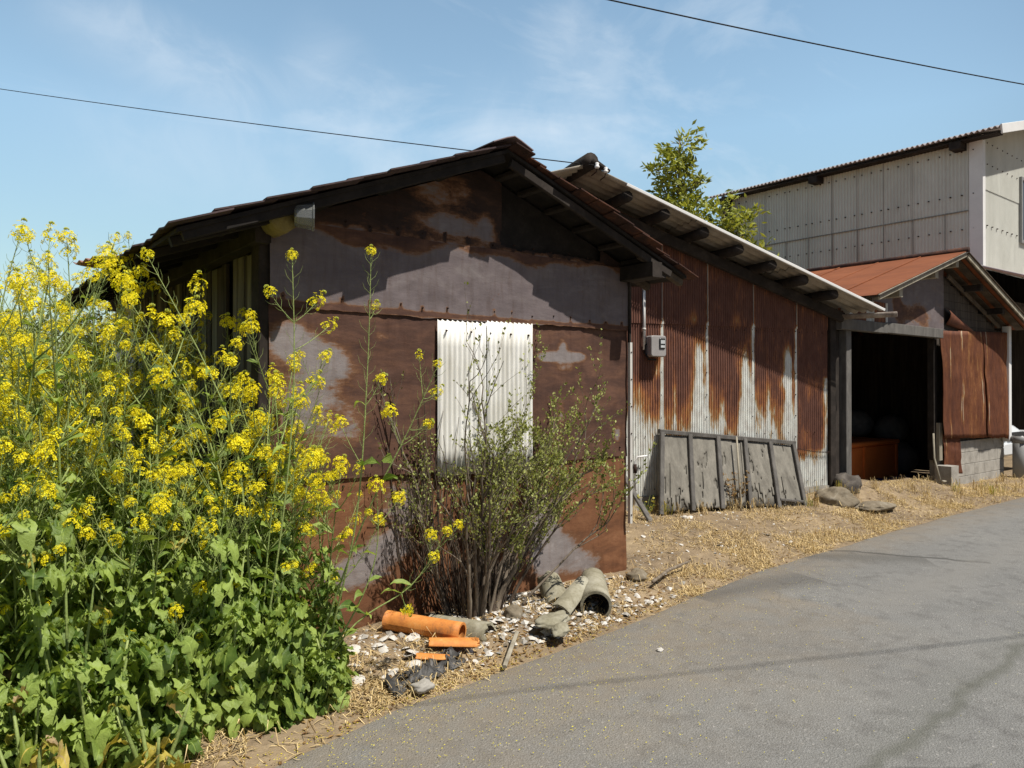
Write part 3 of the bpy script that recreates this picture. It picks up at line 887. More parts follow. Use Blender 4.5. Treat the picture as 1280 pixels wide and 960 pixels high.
# ------------------------------------------------------------------ the long corrugated shed behind it
A0, ANG = Vector((6.1, 5.7, 0)), R(-16.9)
long_shed = thing('corrugated_shed', 'long shed with rust streaked corrugated wall and pale cement sheet roof on log purlins', 'shed', A0, ANG)
LT = Matrix.Translation(A0) @ Matrix.Rotation(ANG, 4, 'Z')
def LW(x, y, z): return LT @ Vector((x, y, z))
LRX, LRZ = -.756, 3.83
def lroof(x): return LRZ - (0.322 * (x - LRX) if x > LRX else 0.30 * (LRX - x))
seams = [-1.5, -.2, .43, 1.05, 1.706, 2.361, 2.92]
def bare2(c):
    x, z = c[:, 0], c[:, 2]
    v = (1.20 + .12 * np.sin(x * 7.3 + .7) + .05 * np.sin(x * 17) - z) * 2.0
    v = np.clip(v, -.85, 1.1)
    lowm = (z < 2.32)
    for q, (w, zt, zb, a) in {.95: (.075, 2.25, .9, 2.1), 1.61: (.08, 2.15, .9, 2.0), 2.25: (.07, 2.2, .9, 2.1), .38: (.04, 2.12, 1.6, 1.2), .86: (.10, 2.52, 2.24, 2.4), 1.5: (.11, 2.50, 2.24, 2.2), .62: (.03, 1.9, 1.0, .8), 1.28: (.035, 1.7, 1.0, .9), 1.95: (.03, 1.8, 1.0, .8), .27: (.06, 2.15, 2.0, 1.6), .1: (.25, 1.4, .8, .5)}.items():
        v += a * np.exp(-((x - q) / w) ** 2) * np.clip((zt - z) / .35, 0, 1) * np.clip((z - zb) / .12, 0, 1)
    v += .9 * np.exp(-(((x - 2.2) / .15) ** 2 + ((z - 1.62) / .08) ** 2))
    for s_ in seams[1:6]:
        v += 2.2 * np.exp(-((x - s_ - .012) / .020) ** 2) * np.where(z < 2.3, 1, .3)
    r = (x > 2.39) & (x < 2.86)
    v = np.where(r & (z > .78), np.minimum(v, -.75 + .2 * np.sin(z * 9)), v)
    v = np.where(r & (z <= .78) & (z > .5), v - (z - .5) * 4, v)
    v = np.where((x > 2.78) & (z < 1.7) & (z > .5), v + 1.3 * np.exp(-((x - 2.84) / .05) ** 2), v)
    return np.clip(v, -1.6, 1.8)
for tier, (za, zb, dy) in enumerate(((.33, 2.31, 0.0), (2.28, 4.0, -.012))):
    b = MB()
    for s_, (xa, xb) in enumerate(zip(seams[:-1], seams[1:])):
        off = -.004 * (s_ % 2)
        xb2 = xb + (.03 if xb < 2.9 else 0)
        corr(b, xa, xb2, za, zb, .032, .0085, lambda x, z, o=off: dy + o + .006 * fbm(x, z, 2), 'corr_rust', rows=46 if tier == 0 else 14, per=6,
             topfn=(None if tier == 0 else lambda x: lroof(x) - .10), botfn=lambda x, zz=za: zz + .008 * fbm(x * 3, zz))
        # overlap strip with rusty nails
        for q in range(8):
            z = za + .1 + q * (.26 if tier == 0 else .2)
            if z < (zb if tier == 0 else lroof(xb) - .2): b.tube([(xb, dy - .004, z), (xb, dy - .016, z)], [.007, .004], 5, 'nail')
        for q in range(5):
            x = xa + .06 + q * .12
            for z in (([.40, 1.0, 2.24] if tier == 0 else [])): b.tube([(x, dy - .004, z), (x, dy - .015, z)], [.006, .004], 5, 'nail')
    o = b.build('lower_cladding' if tier == 0 else 'upper_cladding', None, long_shed)
    field(o, 'bare', bare2)
for xs_ in seams[1:6]:                                       # raised pale lap edges between the sheets
    b = MB()
    b.box((xs_ - .004, -.030, 2.33), (xs_ + .008, -.020, lroof(xs_) - .2), 'lap')
    b.build('lap_strip', None, long_shed)
b = MB()
b.box((-1.5, -.03, -.2), (2.93, .08, .325), 'concrete')
b.build('plinth', None, long_shed)
b = MB()
b.box((2.90, .012, 0), (2.94, 5.5, 2.5), 'plank_dark')
b.box((-1.54, .02, 0), (-1.5, 5.5, 3.5), 'plank_dark')
b.box((-1.5, 5.46, 0), (2.9, 5.5, 2.6), 'plank_dark')
b.build('rear_wall', None, long_shed)
b = MB()
b.bbox((2.875, -.05, -.05), (2.965, .05, 2.45), 'wood_dark')
b.build('corner_post', None, long_shed)
# roof sheets: cement corrugations run down the slope
lr = link('roof', None, long_shed)
def cement_slope(xa, xb, ya, yb, name, sheets):
    b = MB()
    for s_ in range(sheets):
        f0, f1 = s_ / sheets, (s_ + 1) / sheets
        x0 = xa + (xb - xa) * f0
        x1 = xa + (xb - xa) * f1 + (.08 if s_ < sheets - 1 else 0) * (1 if xb > xa else -1)
        n = int((yb - ya) / .13 * 6)
        lift = -.012 * s_
        b.grid(4, n, lambda i, j: (x0 + (x1 - x0) * i / 4, ya + (yb - ya) * j / n + .0, lroof(x0 + (x1 - x0) * i / 4) + lift + .008 * (1 - i / 4) * 0 + .018 * math.cos(2 * math.pi * (ya + (yb - ya) * j / n) / .13)), 'asbestos')
    return b.build(name, None, lr, .007)
cement_slope(LRX, 3.27, -.5, 5.6, 'right_slope', 3)
cement_slope(LRX, -1.7, -.5, 5.6, 'left_slope', 1)
b = MB()
b.beam((LRX + .45, -.512, lroof(LRX + .45) - .012), (3.27, -.512, lroof(3.27) - .035), .016, .034, 'house_trim')
b.build('verge_strip', None, lr)
b = MB()                                                    # ridge roll, weathered and lumpy
b.tube([(LRX + .02, -.54 + .3 * k, LRZ + .035 + .006 * fbm(k, 1)) for k in range(21)], [.085 + .012 * fbm(k * .9, 4) for k in range(21)], 12, 'wood_dark')
b.tube([(LRX + .02, -.53, LRZ + .035), (LRX + .24, -.52, lroof(LRX + .24) + .03)], [.05, .02], 8, 'wood_dark')
b.build('ridge_roll', None, lr)
for k, x in enumerate((-.26, .20, .70, 1.17, 1.63, 2.09, 2.54)):
    b = MB()
    z = lroof(x) - .105
    pts = [(x + .01 * fbm(k, j), -.46 + .2 * j, z + .006 * fbm(k, j, 3)) for j in range(8)]
    b.tube(pts, [.060 + .006 * fbm(k, j, 5) for j in range(8)], 10, 'wood_dark')
    b.build('purlin', None, lr)
b = MB()
b.beam((LRX - .05, -.12, LRZ - .22), (3.0, -.12, lroof(3.0) - .19), .06, .12, 'wood_dark')
b.build('top_plate', None, long_shed)

# power insulators at the ridge, conduit and meter on the wall
for k, (x, z) in enumerate(((-.70, 3.80), (-.60, 3.765))):
    ins = thing('insulator', 'small white porcelain insulator at the roof peak of the long shed, %s' % ('holding the cable' if k == 0 else 'without a cable'), 'insulator', LW(x, -.60, z), ANG, 'porcelain insulators at the roof peak')
    b = MB()
    b.tube([(0, 0, -.03), (0, 0, -.02), (0, 0, -.005), (0, 0, .0), (0, 0, .02), (0, 0, .03)], [.016, .025, .025, .014, .022, .014], 12, 'porcelain')
    b.build('insulator_body', None, ins)
    b = MB()
    b.tube([(0, 0, -.02), (0, .02, -.06), (0, .12, -.07)], .006, 6, 'nail')
    b.build('bracket', None, ins)
meter = thing('electricity_meter', 'grey electricity meter box on the rusty corrugated wall', 'meter', LW(.315, -.02, 1.90), ANG)
meter.scale = (.8, .9, .88)
b = MB()
def rbox(b, lo, hi, m, r=.02):
    """box with all vertical and front edges rounded"""
    (x0, y0, z0), (x1, y1, z1) = lo, hi
    ring = []
    for cx, cz, a0 in ((x1 - r, z1 - r, 0), (x0 + r, z1 - r, 90), (x0 + r, z0 + r, 180), (x1 - r, z0 + r, 270)):
        for k in range(4):
            t = R(a0 + 30 * k)
            ring.append((cx + r * math.cos(t), cz + r * math.sin(t)))
    n = len(ring)
    cx, cz = (x0 + x1) / 2, (z0 + z1) / 2
    vs = []
    for yy, s_ in ((y1, 1), (y0 + r * .6, 1), (y0 + r * .2, .97), (y0, .92)):
        vs += [(cx + (p - cx) * s_, yy, cz + (q - cz) * s_) for p, q in ring]
    fs = []
    for i in range(3):
        for k in range(n): fs.append((i * n + (k + 1) % n, i * n + k, (i + 1) * n + k, (i + 1) * n + (k + 1) % n))
    fs += [tuple(range(n)), tuple(3 * n + k for k in range(n - 1, -1, -1))]
    b.add(vs, fs, m)
rbox(b, (-.125, -.135, .0), (.125, -.01, .27), 'meter_body', .03)
b.build('housing', None, meter)
b = MB()
rbox(b, (.005, -.147, .10), (.10, -.134, .235), 'dial', .012)
b.build('dial', None, meter)
b = MB()
b.box((.022, -.152, .165), (.088, -.1475, .21), 'meter_glass')
b.box((.022, -.152, .115), (.088, -.1475, .145), 'meter_glass')
b.build('window', None, meter)
b = MB()
b.tube([(-.13, -.03, .16), (-.15, -.03, .15), (-.15, -.03, .05), (-.10, -.04, -.03), (.02, -.04, -.035)], .012, 8, 'wire')
b.build('lead_cable', None, meter)
cond = MB()
cond.tube([LW(.19, -.035, 1.98), LW(.19, -.035, 2.80)], .016, 10, 'pvc_white')
for z in (2.2, 2.65): cond.tube([LW(.19, -.035, z), LW(.19, -.035, z + .025)], .021, 10, 'pale_metal')
tag(cond.build('conduit_pipe'), 'thin white conduit pipe running up the wall from the meter box', 'conduit pipe')
ch = MB()
for k in range(24):
    x0, x1 = 2.38 + .023 * k, 2.38 + .023 * (k + 1) + .008
    y0, sg = -.035, .012
    z = .80 + .02 * math.sin(math.pi * k / 24) * -1 - .0022 * k
    pts = []
    for q in range(9):
        a = 2 * math.pi * q / 8
        c_, s_ = (x0 + x1) / 2 + math.cos(a) * .015, math.sin(a) * .007
        pts.append(LW(c_, y0 + (s_ if k % 2 else 0), z + (0 if k % 2 else s_)))
    ch.tube(pts, .0028, 5, 'nail', caps=False)
tag(ch.build('chain'), 'rusty chain strung level across the lower corrugated wall right of the leaning board', 'chain')
fa = MB()
fa.tube([LW(.06, -.04, .25), LW(.06, -.05, .72), LW(.085, -.06, .78), LW(.20, -.08, .79)], .011, 8, 'pvc_white')
fa.tube([LW(.06, -.055, .60), LW(.06, -.055, .70)], [.022, .018], 8, 'nail')
tag(fa.build('standpipe'), 'thin pale water pipe with a bent top beside the corner of the rusty shed', 'water pipe')
gu = MB()                                                   # half-round gutter end under the cement eave
n = 9
gl = [LW(3.30, -.42, 2.43), LW(3.30, 4.0, 2.46)]
gl = [Vector((8.95, 4.72, 2.47)), Vector((9.19, 4.16, 2.475))]
d = (gl[1] - gl[0]).normalized()
sd = d.cross(Vector((0, 0, 1))).normalized()
vs = []
for p in gl:
    for k in range(n + 1):
        a = math.pi + math.pi * k / n
        vs.append(p + sd * math.cos(a) * .06 + Vector((0, 0, 1)) * math.sin(a) * .06)
gu.add(vs, [(k, k + 1, n + 2 + k, n + 1 + k) for k in range(n)], 'lap', smooth=True)
go = gu.build('gutter', None, None, .004)
tag(go, 'short half round white gutter under the low end of the cement sheet roof', 'gutter')

# ------------------------------------------------------------------ roadside shed with the red-brown roof
rs = thing('open_shed', 'small open shed with red brown gable roof, dark doorway and low block wall', 'shed', (12.0, 4.85, 0))
OX, OY = 12.0, 4.85
def lo_(p): return (p[0] - OX, p[1] - OY, p[2])
def oz(x): return 3.58 - (.31 if x < OX else .34) * abs(x - OX)       # top of roof deck
orf = link('roof', None, rs)
def simple_slope(name, xe, mat, y0=4.42, y1=8.3, t=.03, mu='plank_grey'):
    b = MB()
    n = 14
    vs, fs = [], []
    sheets = 6
    for s_ in range(sheets):
        ya = y0 + (y1 - y0) * s_ / sheets
        yb = y0 + (y1 - y0) * (s_ + 1) / sheets - .004
        h = .004 * (s_ % 2)
        P = [(xe, ya), (OX, ya), (OX, yb), (xe, yb)]
        q = [(x, y, oz(x) + h) for x, y in P] + [(x, y, oz(x) + h - .006) for x, y in P]
        f = [(0, 1, 2, 3), (7, 6, 5, 4), (0, 4, 5, 1), (1, 5, 6, 2), (2, 6, 7, 3), (3, 7, 4, 0)]
        if xe > OX: f = [tuple(reversed(k)) for k in f]
        b.add([lo_(p) for p in q], f, mat)
        b.tube([lo_((x, yb, oz(x) + .008)) for x in np.linspace(xe, OX, 4)], .009, 6, mat)
    b.build(name, None, orf)
simple_slope('left_slope', 9.20, 'red_roof')
simple_slope('right_slope', 14.95, 'red_roof')
b = MB()                                                     # boards under the right slope, gaps between them
for y in np.arange(4.46, 8.2, .2):
    x0, x1 = 14.9, OX
    b.beam(lo_((OX + .02, y, oz(OX) - .03)), lo_((14.9, y, oz(14.9) - .03)), .13, .016, 'wood_brown')
    b.beam(lo_((9.25, y, oz(9.25) - .03)), lo_((OX - .02, y, oz(OX) - .03)), .13, .016, 'wood_dark')
b.build('roof_boards', None, orf)
b = MB()
b.beam(lo_((9.28, 4.43, oz(9.28) - .05)), lo_((OX - .02, 4.43, oz(OX) - .055)), .022, .075, 'wood_pale')
b.build('barge_board', None, orf)
b = MB()
b.beam(lo_((OX + .03, 4.43, oz(OX) - .06)), lo_((14.93, 4.43, oz(14.93) - .06)), .025, .10, 'wood_pale')
b.build('barge_board', None, orf)
for x, dz in ((10.05, .16), (11.15, .15), (11.85, .14)):
    b = MB()
    b.bbox(lo_((x - .05, 4.50, oz(x) - dz - .06)), lo_((x + .05, 5.2, oz(x) - dz + .06)), 'wood_pale')
    b.build('purlin', None, orf)
for x in (12.9, 13.8):
    b = MB()
    b.bbox(lo_((x - .05, 4.55, oz(x) - .2)), lo_((x + .05, 5.2, oz(x) - .1)), 'wood_dark')
    b.build('purlin', None, orf)
b = MB()
b.tube([lo_((OX, y, oz(OX) + .012)) for y in (4.40, 6, 8.3)], .045, 10, 'tile_rust')
b.build('ridge_cap', None, orf)
# gable plates above the door
b = MB()
b.grid(60, 22, lambda i, j: lo_((9.95 + 2.28 * i / 60, 4.84 + .006 * fbm(i * .2, j * .2), 2.44 + (oz(9.95 + 2.28 * i / 60) - .06 - 2.44) * j / 22)), 'flat_rust')
o = b.build('gable_plates', None, rs)
field(o, 'bare', lambda c: np.clip(.75 - 1.5 * np.exp(-(((c[:, 0] + .75) / .5) ** 2 + ((c[:, 2] - 2.62) / .14) ** 2)) - 1.2 * np.exp(-(((c[:, 0] + 1.3) / .15) ** 2 + ((c[:, 2] - 2.7) / .2) ** 2)) + .3 * np.sin(c[:, 0] * 9 + c[:, 2] * 6), -1.4, 1.5))
field(o, 'up', lambda c: np.full(len(c), 1.0))
b = MB()
corr(b, 9.05 - OX, 10.35 - OX, 2.40, 2.72, .06, .01, lambda x, z: -.03, 'corr_rust', rows=8, topfn=lambda x: min(2.72, oz(x + OX) - .08))
o = b.build('door_head_sheet', None, rs)
field(o, 'bare', lambda c: np.where(np.sin(c[:, 0] * 11) > .35, .9, -.6))
b = MB()
b.bbox(lo_((8.93, 4.72, 2.29)), lo_((10.15, 4.83, 2.43)), 'panel_frame')
b.bbox(lo_((10.17, 4.74, 2.30)), lo_((11.96, 4.84, 2.44)), 'panel_frame')
b.build('lintel', None, rs)
b = MB()
b.bbox(lo_((9.16, 4.78, .1)), lo_((9.29, 4.90, 2.288)), 'panel_frame')
b.bbox(lo_((8.96, 4.86, .1)), lo_((9.13, 4.97, 2.288)), 'wood_dark')
b.build('door_post', None, rs)
b = MB()
b.bbox(lo_((11.93, 4.86, .45)), lo_((12.03, 4.96, 2.44)), 'wood_dark')
b.bbox(lo_((11.97, 4.80, .45)), lo_((12.08, 4.855, 1.02)), 'wood_pale')
b.build('door_post', None, rs)
# dark boarded upper gable on the right
b = MB()
z = 2.30
while z < 3.4:
    xr = min(14.68, OX + (3.58 - .12 - z - .13) / .34)
    if xr > 12.5: b.box(lo_((12.23, 4.855, z)), lo_((xr, 4.885, z + .118)), 'plank_dark')
    z += .122
b.build('gable_boards', None, rs)
b = MB()
b.beam(lo_((12.27, 4.80, 3.28)), lo_((14.3, 4.79, 2.60)), .03, .07, 'wood_brown')
b.build('brace', None, rs)
b = MB()
def bulge(i, j):
    x = 12.26 + .95 * i / 16
    t = j / 5
    return lo_((x, 4.82 - .10 * math.sin(math.pi * min(1, t)) * (1 - .5 * i / 16) * (1 - t * .6), 2.80 - .30 * (i / 16) - t * (.27 - .20 * i / 16) + .0))
b.grid(16, 5, bulge, 'corr_brown')
o = b.build('sagging_sheet', None, rs, .003)
field(o, 'bare', lambda c: np.full(len(c), -.5))
# rusty corrugated sheets hung over the wall, tilted a little
def hung(x0, x1, zt0, zt1, zb0, zb1, dy, name, pale):
    b = MB()
    n = int((x1 - x0) / .032 * 6)
    def pt(i, j):
        f, g = i / n, j / 24
        x = x0 + (x1 - x0) * f + .03 * (1 - g)
        zt, zb = zt0 + (zt1 - zt0) * f, zb0 + (zb1 - zb0) * f + .02 * fbm(x * 4, 3)
        return lo_((x, 4.83 - dy - .05 * (1 - g) * (1 - f * .5) + .0085 * math.cos(2 * math.pi * (x - x0) / .032) + .02 * fbm(x * .9, g * 2, 6), zb + (zt - zb) * g))
    b.grid(n, 24, pt, 'corr_brown')
    o = b.build(name, None, rs, .002)
    def bf(c):
        v = np.full(len(c), -.35) - .15 * np.sin(c[:, 0] * 4)
        for q in pale: v += (.45 + .45 * np.sin(c[:, 2] * 5.3 + q * 7)) * np.exp(-((c[:, 0] - (q - OX) - .02 * c[:, 2] - .012 * np.sin(c[:, 2] * 9 + q)) / .018) ** 2)
        return v
    field(o, 'bare', bf)
hung(11.96, 12.72, 2.42, 2.44, .80, .76, .05, 'hung_sheet', (12.22, 12.66))
hung(12.66, 13.66, 2.45, 2.48, .77, .72, .035, 'hung_sheet', (12.72, 13.5))
hung(13.6, 14.62, 2.48, 2.51, .73, .68, .05, 'hung_sheet', (13.66,))
hung(12.06, 12.72, .86, .82, .25, .20, .02, 'hung_sheet', (12.16,))
# block wall, courses with joints
b = MB()
zc = -.06
for r_ in range(4):
    h = .19
    x = 12.1 - (.2 if r_ % 2 else 0)
    while x < 14.7:
        x1 = min(14.74, x + .39)
        xa = max(12.1, x)
        if x1 - xa > .03: b.bbox(lo_((xa + .003, 4.86, zc + .003)), lo_((x1 - .003, 5.0, zc + h - .003)), 'concrete', None, .004)
        x += .39
    zc += h
b.box(lo_((12.1, 4.872, -.1)), lo_((14.73, 4.99, zc - .004)), 'concrete')
b.build('block_wall', None, rs)
b = MB()
b.bbox(lo_((14.63, 4.74, .62)), lo_((14.74, 4.85, 2.62)), 'house_trim')
b.build('corner_post', None, rs)
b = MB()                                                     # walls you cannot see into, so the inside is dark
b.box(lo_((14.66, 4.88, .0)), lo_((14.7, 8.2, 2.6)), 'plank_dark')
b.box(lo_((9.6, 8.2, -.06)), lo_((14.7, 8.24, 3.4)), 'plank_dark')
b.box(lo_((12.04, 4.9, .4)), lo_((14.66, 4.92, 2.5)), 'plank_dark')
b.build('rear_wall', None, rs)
b = MB()
b.bbox((-.12, -.12, -.05), (.14, .12, .36), 'concrete')
fo = b.build('footing_block')
fo.location = (12.0, 4.72, .02)
tag(fo, 'upright grey concrete block at the foot of the doorway post, beside the block wall', 'concrete block')
# inside: orange chest, blue sheet, sacks
bx = thing('storage_chest', 'orange painted chest standing in the dark doorway', 'chest', (12.15, 6.05, -.05))
b = MB()
b.bbox((-.75, -.0, .04), (1.2, .9, .62), 'orange_box', None, .02)
b.build('chest_body', None, bx)
b = MB()
b.bbox((-.78, -.03, .625), (1.23, .93, .70), 'orange_box', None, .02)
b.build('lid', None, bx)
for x in (-.72, -.02, 1.12):
    b = MB()
    b.box((x, -.022, .05), (x + .06, -.001, .62), 'orange_box')
    b.build('batten', None, bx)
b = MB()
b.grid(16, 8, lambda i, j: (12.2 + 1.6 * i / 16, 5.75 + .25 * j / 8, -.045 + .07 * abs(fbm(i * .5, j * .6, 2)) + .05 * math.sin(math.pi * j / 8)), 'blue_tarp')
tag(b.build('tarpaulin'), 'crumpled blue sheet on the floor in front of the orange chest', 'tarpaulin')
for k, (x, y, z, s_) in enumerate(((13.9, 6.3, -.05, .42), (14.1, 6.5, .5, .36), (13.6, 6.9, .62, .34))):
    b = MB()
    b.grid(14, 10, lambda i, j: (s_ * 1.1 * math.cos(2 * math.pi * i / 14) * math.sin(math.pi * j / 10) * (1 + .12 * fbm(i, j, k)), s_ * .8 * math.sin(2 * math.pi * i / 14) * math.sin(math.pi * j / 10), s_ * (.75 - .75 * math.cos(math.pi * j / 10)) * (1 + .1 * fbm(i * .7, j, k + 3))), 'sack')
    o = b.build('sack')
    o.location = (x, y, z)
    tag(o, ['bulging grey sack on the floor right of the orange chest', 'grey sack topmost of the heap right of the orange chest', 'grey sack at the back of the heap behind the orange chest'][k], 'sack', 'sacks heaped inside the doorway')
b = MB()
b.tube([(11.68, 4.68, .19), (11.78, 4.80, .50), (11.90, 4.86, .86)], [.017, .016, .014], 8, 'wood_pale')
b.tube([(11.62, 4.62, .18), (11.76, 4.63, .17)], [.02, .012], 8, 'wood_pale')
tag(b.build('pale_stick'), 'pale stick leaning on the right side of the dark doorway', 'stick')
pp = MB()
pp.tube([(14.72, 4.62, -.06), (14.72, 4.62, .72)], .1, 20, 'grey_plastic', caps=False)
pp.tube([(14.72, 4.62, .725), (14.72, 4.62, .66)], [.086, .086], 20, 'dial')
pp.tube([(14.72, 4.62, .60), (14.72, 4.62, .72)], .112, 20, 'grey_plastic', caps=False)
tag(pp.build('standing_pipe', None, None, .006), 'grey plastic pipe standing upright at the end of the block wall', 'pipe')

# ------------------------------------------------------------------ tall pale corrugated house behind
hs = thing('corrugated_house', 'tall pale grey corrugated building with an open carport underneath', 'building', (15.32, 5.4, 0))
def ho(x, y, z): return (x - 15.32, y - 5.4, z)
HX, HY, HXR, HYB = 15.32, 5.4, 20.6, 10.9
def hz(x): return 6.28 + .27 * (min(x, 18) - HX) - (.27 * (x - 18) if x > 18 else 0)
sy = [10.94, 9.92, 9.4, 8.86, 8.3, 7.74, 7.2, 6.62, 6.03, 5.62]
b = MB()
for ya, yb in zip(sy[:-1], sy[1:]):
    for za, zb, dx in ((3.2, 4.92, 0), (4.89, 6.24, -.012)):
        n = int((ya - yb) / .063 * 8)
        y0 = yb - .0
        b.grid(n, 2, lambda i, j: ho(HX + dx - .010 * math.cos(2 * math.pi * ((ya - yb) * i / n) / .063) - .004 * (sy.index(ya) % 2), ya - (ya - yb + .02) * i / n, za + (zb - za) * j / 2), 'house_white')
        for q in range(3):
            y = ya - .1 - q * .2
            for z in ((4.55, 5.2) if za < 4 else (5.2, 6.02)): b.tube([ho(HX + dx - .008, y, z), ho(HX + dx - .03, y, z)], [.014, .010], 6, 'nail')
for y in sy[1:-1]: b.box(ho(HX - .022, y - .007, 3.2), ho(HX - .012, y + .007, 6.2), 'lap_dark')
b.box(ho(HX - .026, 5.62, 4.885), ho(HX - .014, 10.9, 4.905), 'lap_dark')
b.build('side_wall', None, hs)
b = MB()
b.box(ho(HX - .03, HY - .03, 3.2), ho(HX + .05, 5.6, 6.25), 'house_trim')
b.box(ho(HX - .02, HY - .028, 3.75), ho(HX + .10, HY - .001, 6.27), 'house_trim')
b.build('corner_trim', None, hs)
b = MB()
x = HX + .1
while x < 20.5:
    n = 96
    x1 = x + .76
    for za, zb, dy in ((3.78, 5.3, 0), (5.27, 9, -.012)):
        b.grid(n, 2, lambda i, j: ho(x + .78 * i / n, HY + dy + .010 * math.cos(2 * math.pi * i / n * .78 / .063), za + (min(zb, hz(x + .78 * i / n) - .03) - za) * j / 2), 'house_white')
    for q in range(3):
        for z in (4.6, 5.75, 6.15): b.tube([ho(x + .1 + q * .25, HY - .01, z), ho(x + .1 + q * .25, HY - .035, z)], [.014, .010], 6, 'nail')
    x = x1
b.build('front_wall', None, hs)
wn_ = link('window', None, hs)
b = MB()
b.box(ho(17.26, HY - .03, 4.54), ho(18.9, HY - .005, 5.75), 'car_glass')
b.build('pane', None, wn_)
b = MB()
for p, q in (((17.2, HY - .06, 4.48), (18.96, HY - .012, 4.54)), ((17.2, HY - .06, 5.75), (18.96, HY - .012, 5.81)), ((17.2, HY - .06, 4.54), (17.26, HY - .012, 5.75)), ((18.9, HY - .06, 4.54), (18.96, HY - .012, 5.75)), ((18.06, HY - .05, 4.54), (18.1, HY - .012, 5.75))):
    b.box(ho(*p), ho(*q), 'grey_plastic')
b.build('frame', None, wn_)
hr = link('roof', None, hs)
b = MB()
n = int(6.4 / .095 * 8)
b.grid(6, n, lambda i, j: ho(15.0 + 3.0 * i / 6, 4.98 + 6.4 * j / n, hz(15.0 + 3.0 * i / 6 if i else 15.0) + (-.36 * .0) + .055 + .022 * math.cos(2 * math.pi * 6.4 * j / n / .095)), 'house_roof')
b.grid(6, 40, lambda i, j: ho(18.0 + 3.0 * i / 6, 4.98 + 6.4 * j / 40, hz(18.0 + 3.0 * i / 6) + .055), 'house_roof')
b.build('roof_sheets', None, hr, .008)
b = MB()
b.beam(ho(14.98, 4.96, hz(14.98) + .0), ho(18.0, 4.96, hz(18.0) + .01), .03, .17, 'house_trim')
b.beam(ho(18.0, 4.96, hz(18.0) + .01), ho(21, 4.96, hz(21) + .01), .03, .17, 'house_trim')
b.build('verge_board', None, hr)
for y in (5.75, 8.6, 10.95):
    b = MB()
    b.bbox(ho(15.03, y - .1, 6.03), ho(15.36, y + .1, 6.16), 'wood_dark')
    b.build('rafter_end', None, hr)
b = MB()
b.box(ho(15.06, 5.05, 6.165), ho(15.32, 11.2, 6.185), 'wood_dark')
b.build('soffit', None, hr)
b = MB()                                                     # low canopy over the carport mouth
b.grid(4, 60, lambda i, j: ho(15.12 + 5.5 * j / 60, 5.38 - .8 * i / 4, 3.80 - .30 * i / 4 + .015 * math.cos(j * 2.2)), 'house_roof')
b.build('canopy', None, hs, .03)
b = MB()
b.beam(ho(15.12, 4.57, 3.44), ho(20.6, 4.57, 3.44), .03, .12, 'grey_plastic')
b.build('canopy_gutter', None, hs)
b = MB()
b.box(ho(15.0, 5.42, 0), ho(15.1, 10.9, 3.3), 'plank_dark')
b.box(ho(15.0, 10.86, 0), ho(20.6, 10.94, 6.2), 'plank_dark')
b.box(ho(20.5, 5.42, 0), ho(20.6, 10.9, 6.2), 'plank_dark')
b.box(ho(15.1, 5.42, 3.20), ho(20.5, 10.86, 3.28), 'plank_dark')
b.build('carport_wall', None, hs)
b = MB()
b.bbox(ho(15.1, 5.36, 2.9), ho(20.5, 5.44, 3.2), 'wood_brown')
b.build('carport_beam', None, hs)

# silver-white car nosing out of the carport
car = thing('parked_car', 'silver white car parked in the dark carport', 'car', (16.33, 5.2, 0))
def carhalf(y):                                              # half width along the car
    return .80 * (1 - .18 * max(0, (.5 - y) / .5) ** 2)
prof = [(0, .28, .55), (.04, .25, .70), (.25, .22, .84), (1.05, .22, .98), (1.15, .22, 1.0), (1.9, .22, 1.02), (3.3, .22, 1.02), (3.9, .25, .95), (3.98, .3, .7)]
b = MB()
ring = 10
vs, fs = [], []
for y, z0, z1 in prof:
    w = carhalf(y)
    sec = [(-w * .92, z0), (-w, z0 + .15), (-w, z1 - .16), (-w * .94, z1 - .05), (-w * .6, z1), (w * .6, z1), (w * .94, z1 - .05), (w, z1 - .16), (w, z0 + .15), (w * .92, z0)]
    vs += [(x, y, z) for x, z in sec]
for i in range(len(prof) - 1):
    for k in range(ring): fs.append((i * ring + k, i * ring + (k + 1) % ring, (i + 1) * ring + (k + 1) % ring, (i + 1) * ring + k))
fs += [tuple(range(ring - 1, -1, -1)), tuple((len(prof) - 1) * ring + k for k in range(ring))]
b.add(vs, fs, 'car_paint')
b.build('body', None, car)
b = MB()
cv = [(-.74, 1.0, .99), (.74, 1.0, .99), (.62, 1.75, 1.48), (-.62, 1.75, 1.48), (-.74, 3.6, 1.0), (.74, 3.6, 1.0), (.60, 3.0, 1.48), (-.60, 3.0, 1.48)]
b.add(cv, [(0, 1, 2, 3), (3, 2, 6, 7), (7, 6, 5, 4), (0, 3, 7, 4), (1, 5, 6, 2)], 'car_glass')
b.build('windscreen', None, car)
b = MB()
b.bbox((-.63, 1.72, 1.475), (.63, 3.05, 1.52), 'car_paint', None, .015)
b.build('roof', None, car)
b = MB()
rbox(b, (-.78, -.06, .30), (.78, .06, .50), 'car_paint', .05)
b.build('bumper', None, car)
b = MB()
rbox(b, (-.42, -.045, .58), (.42, .03, .70), 'car_black', .03)
b.build('grille', None, car)
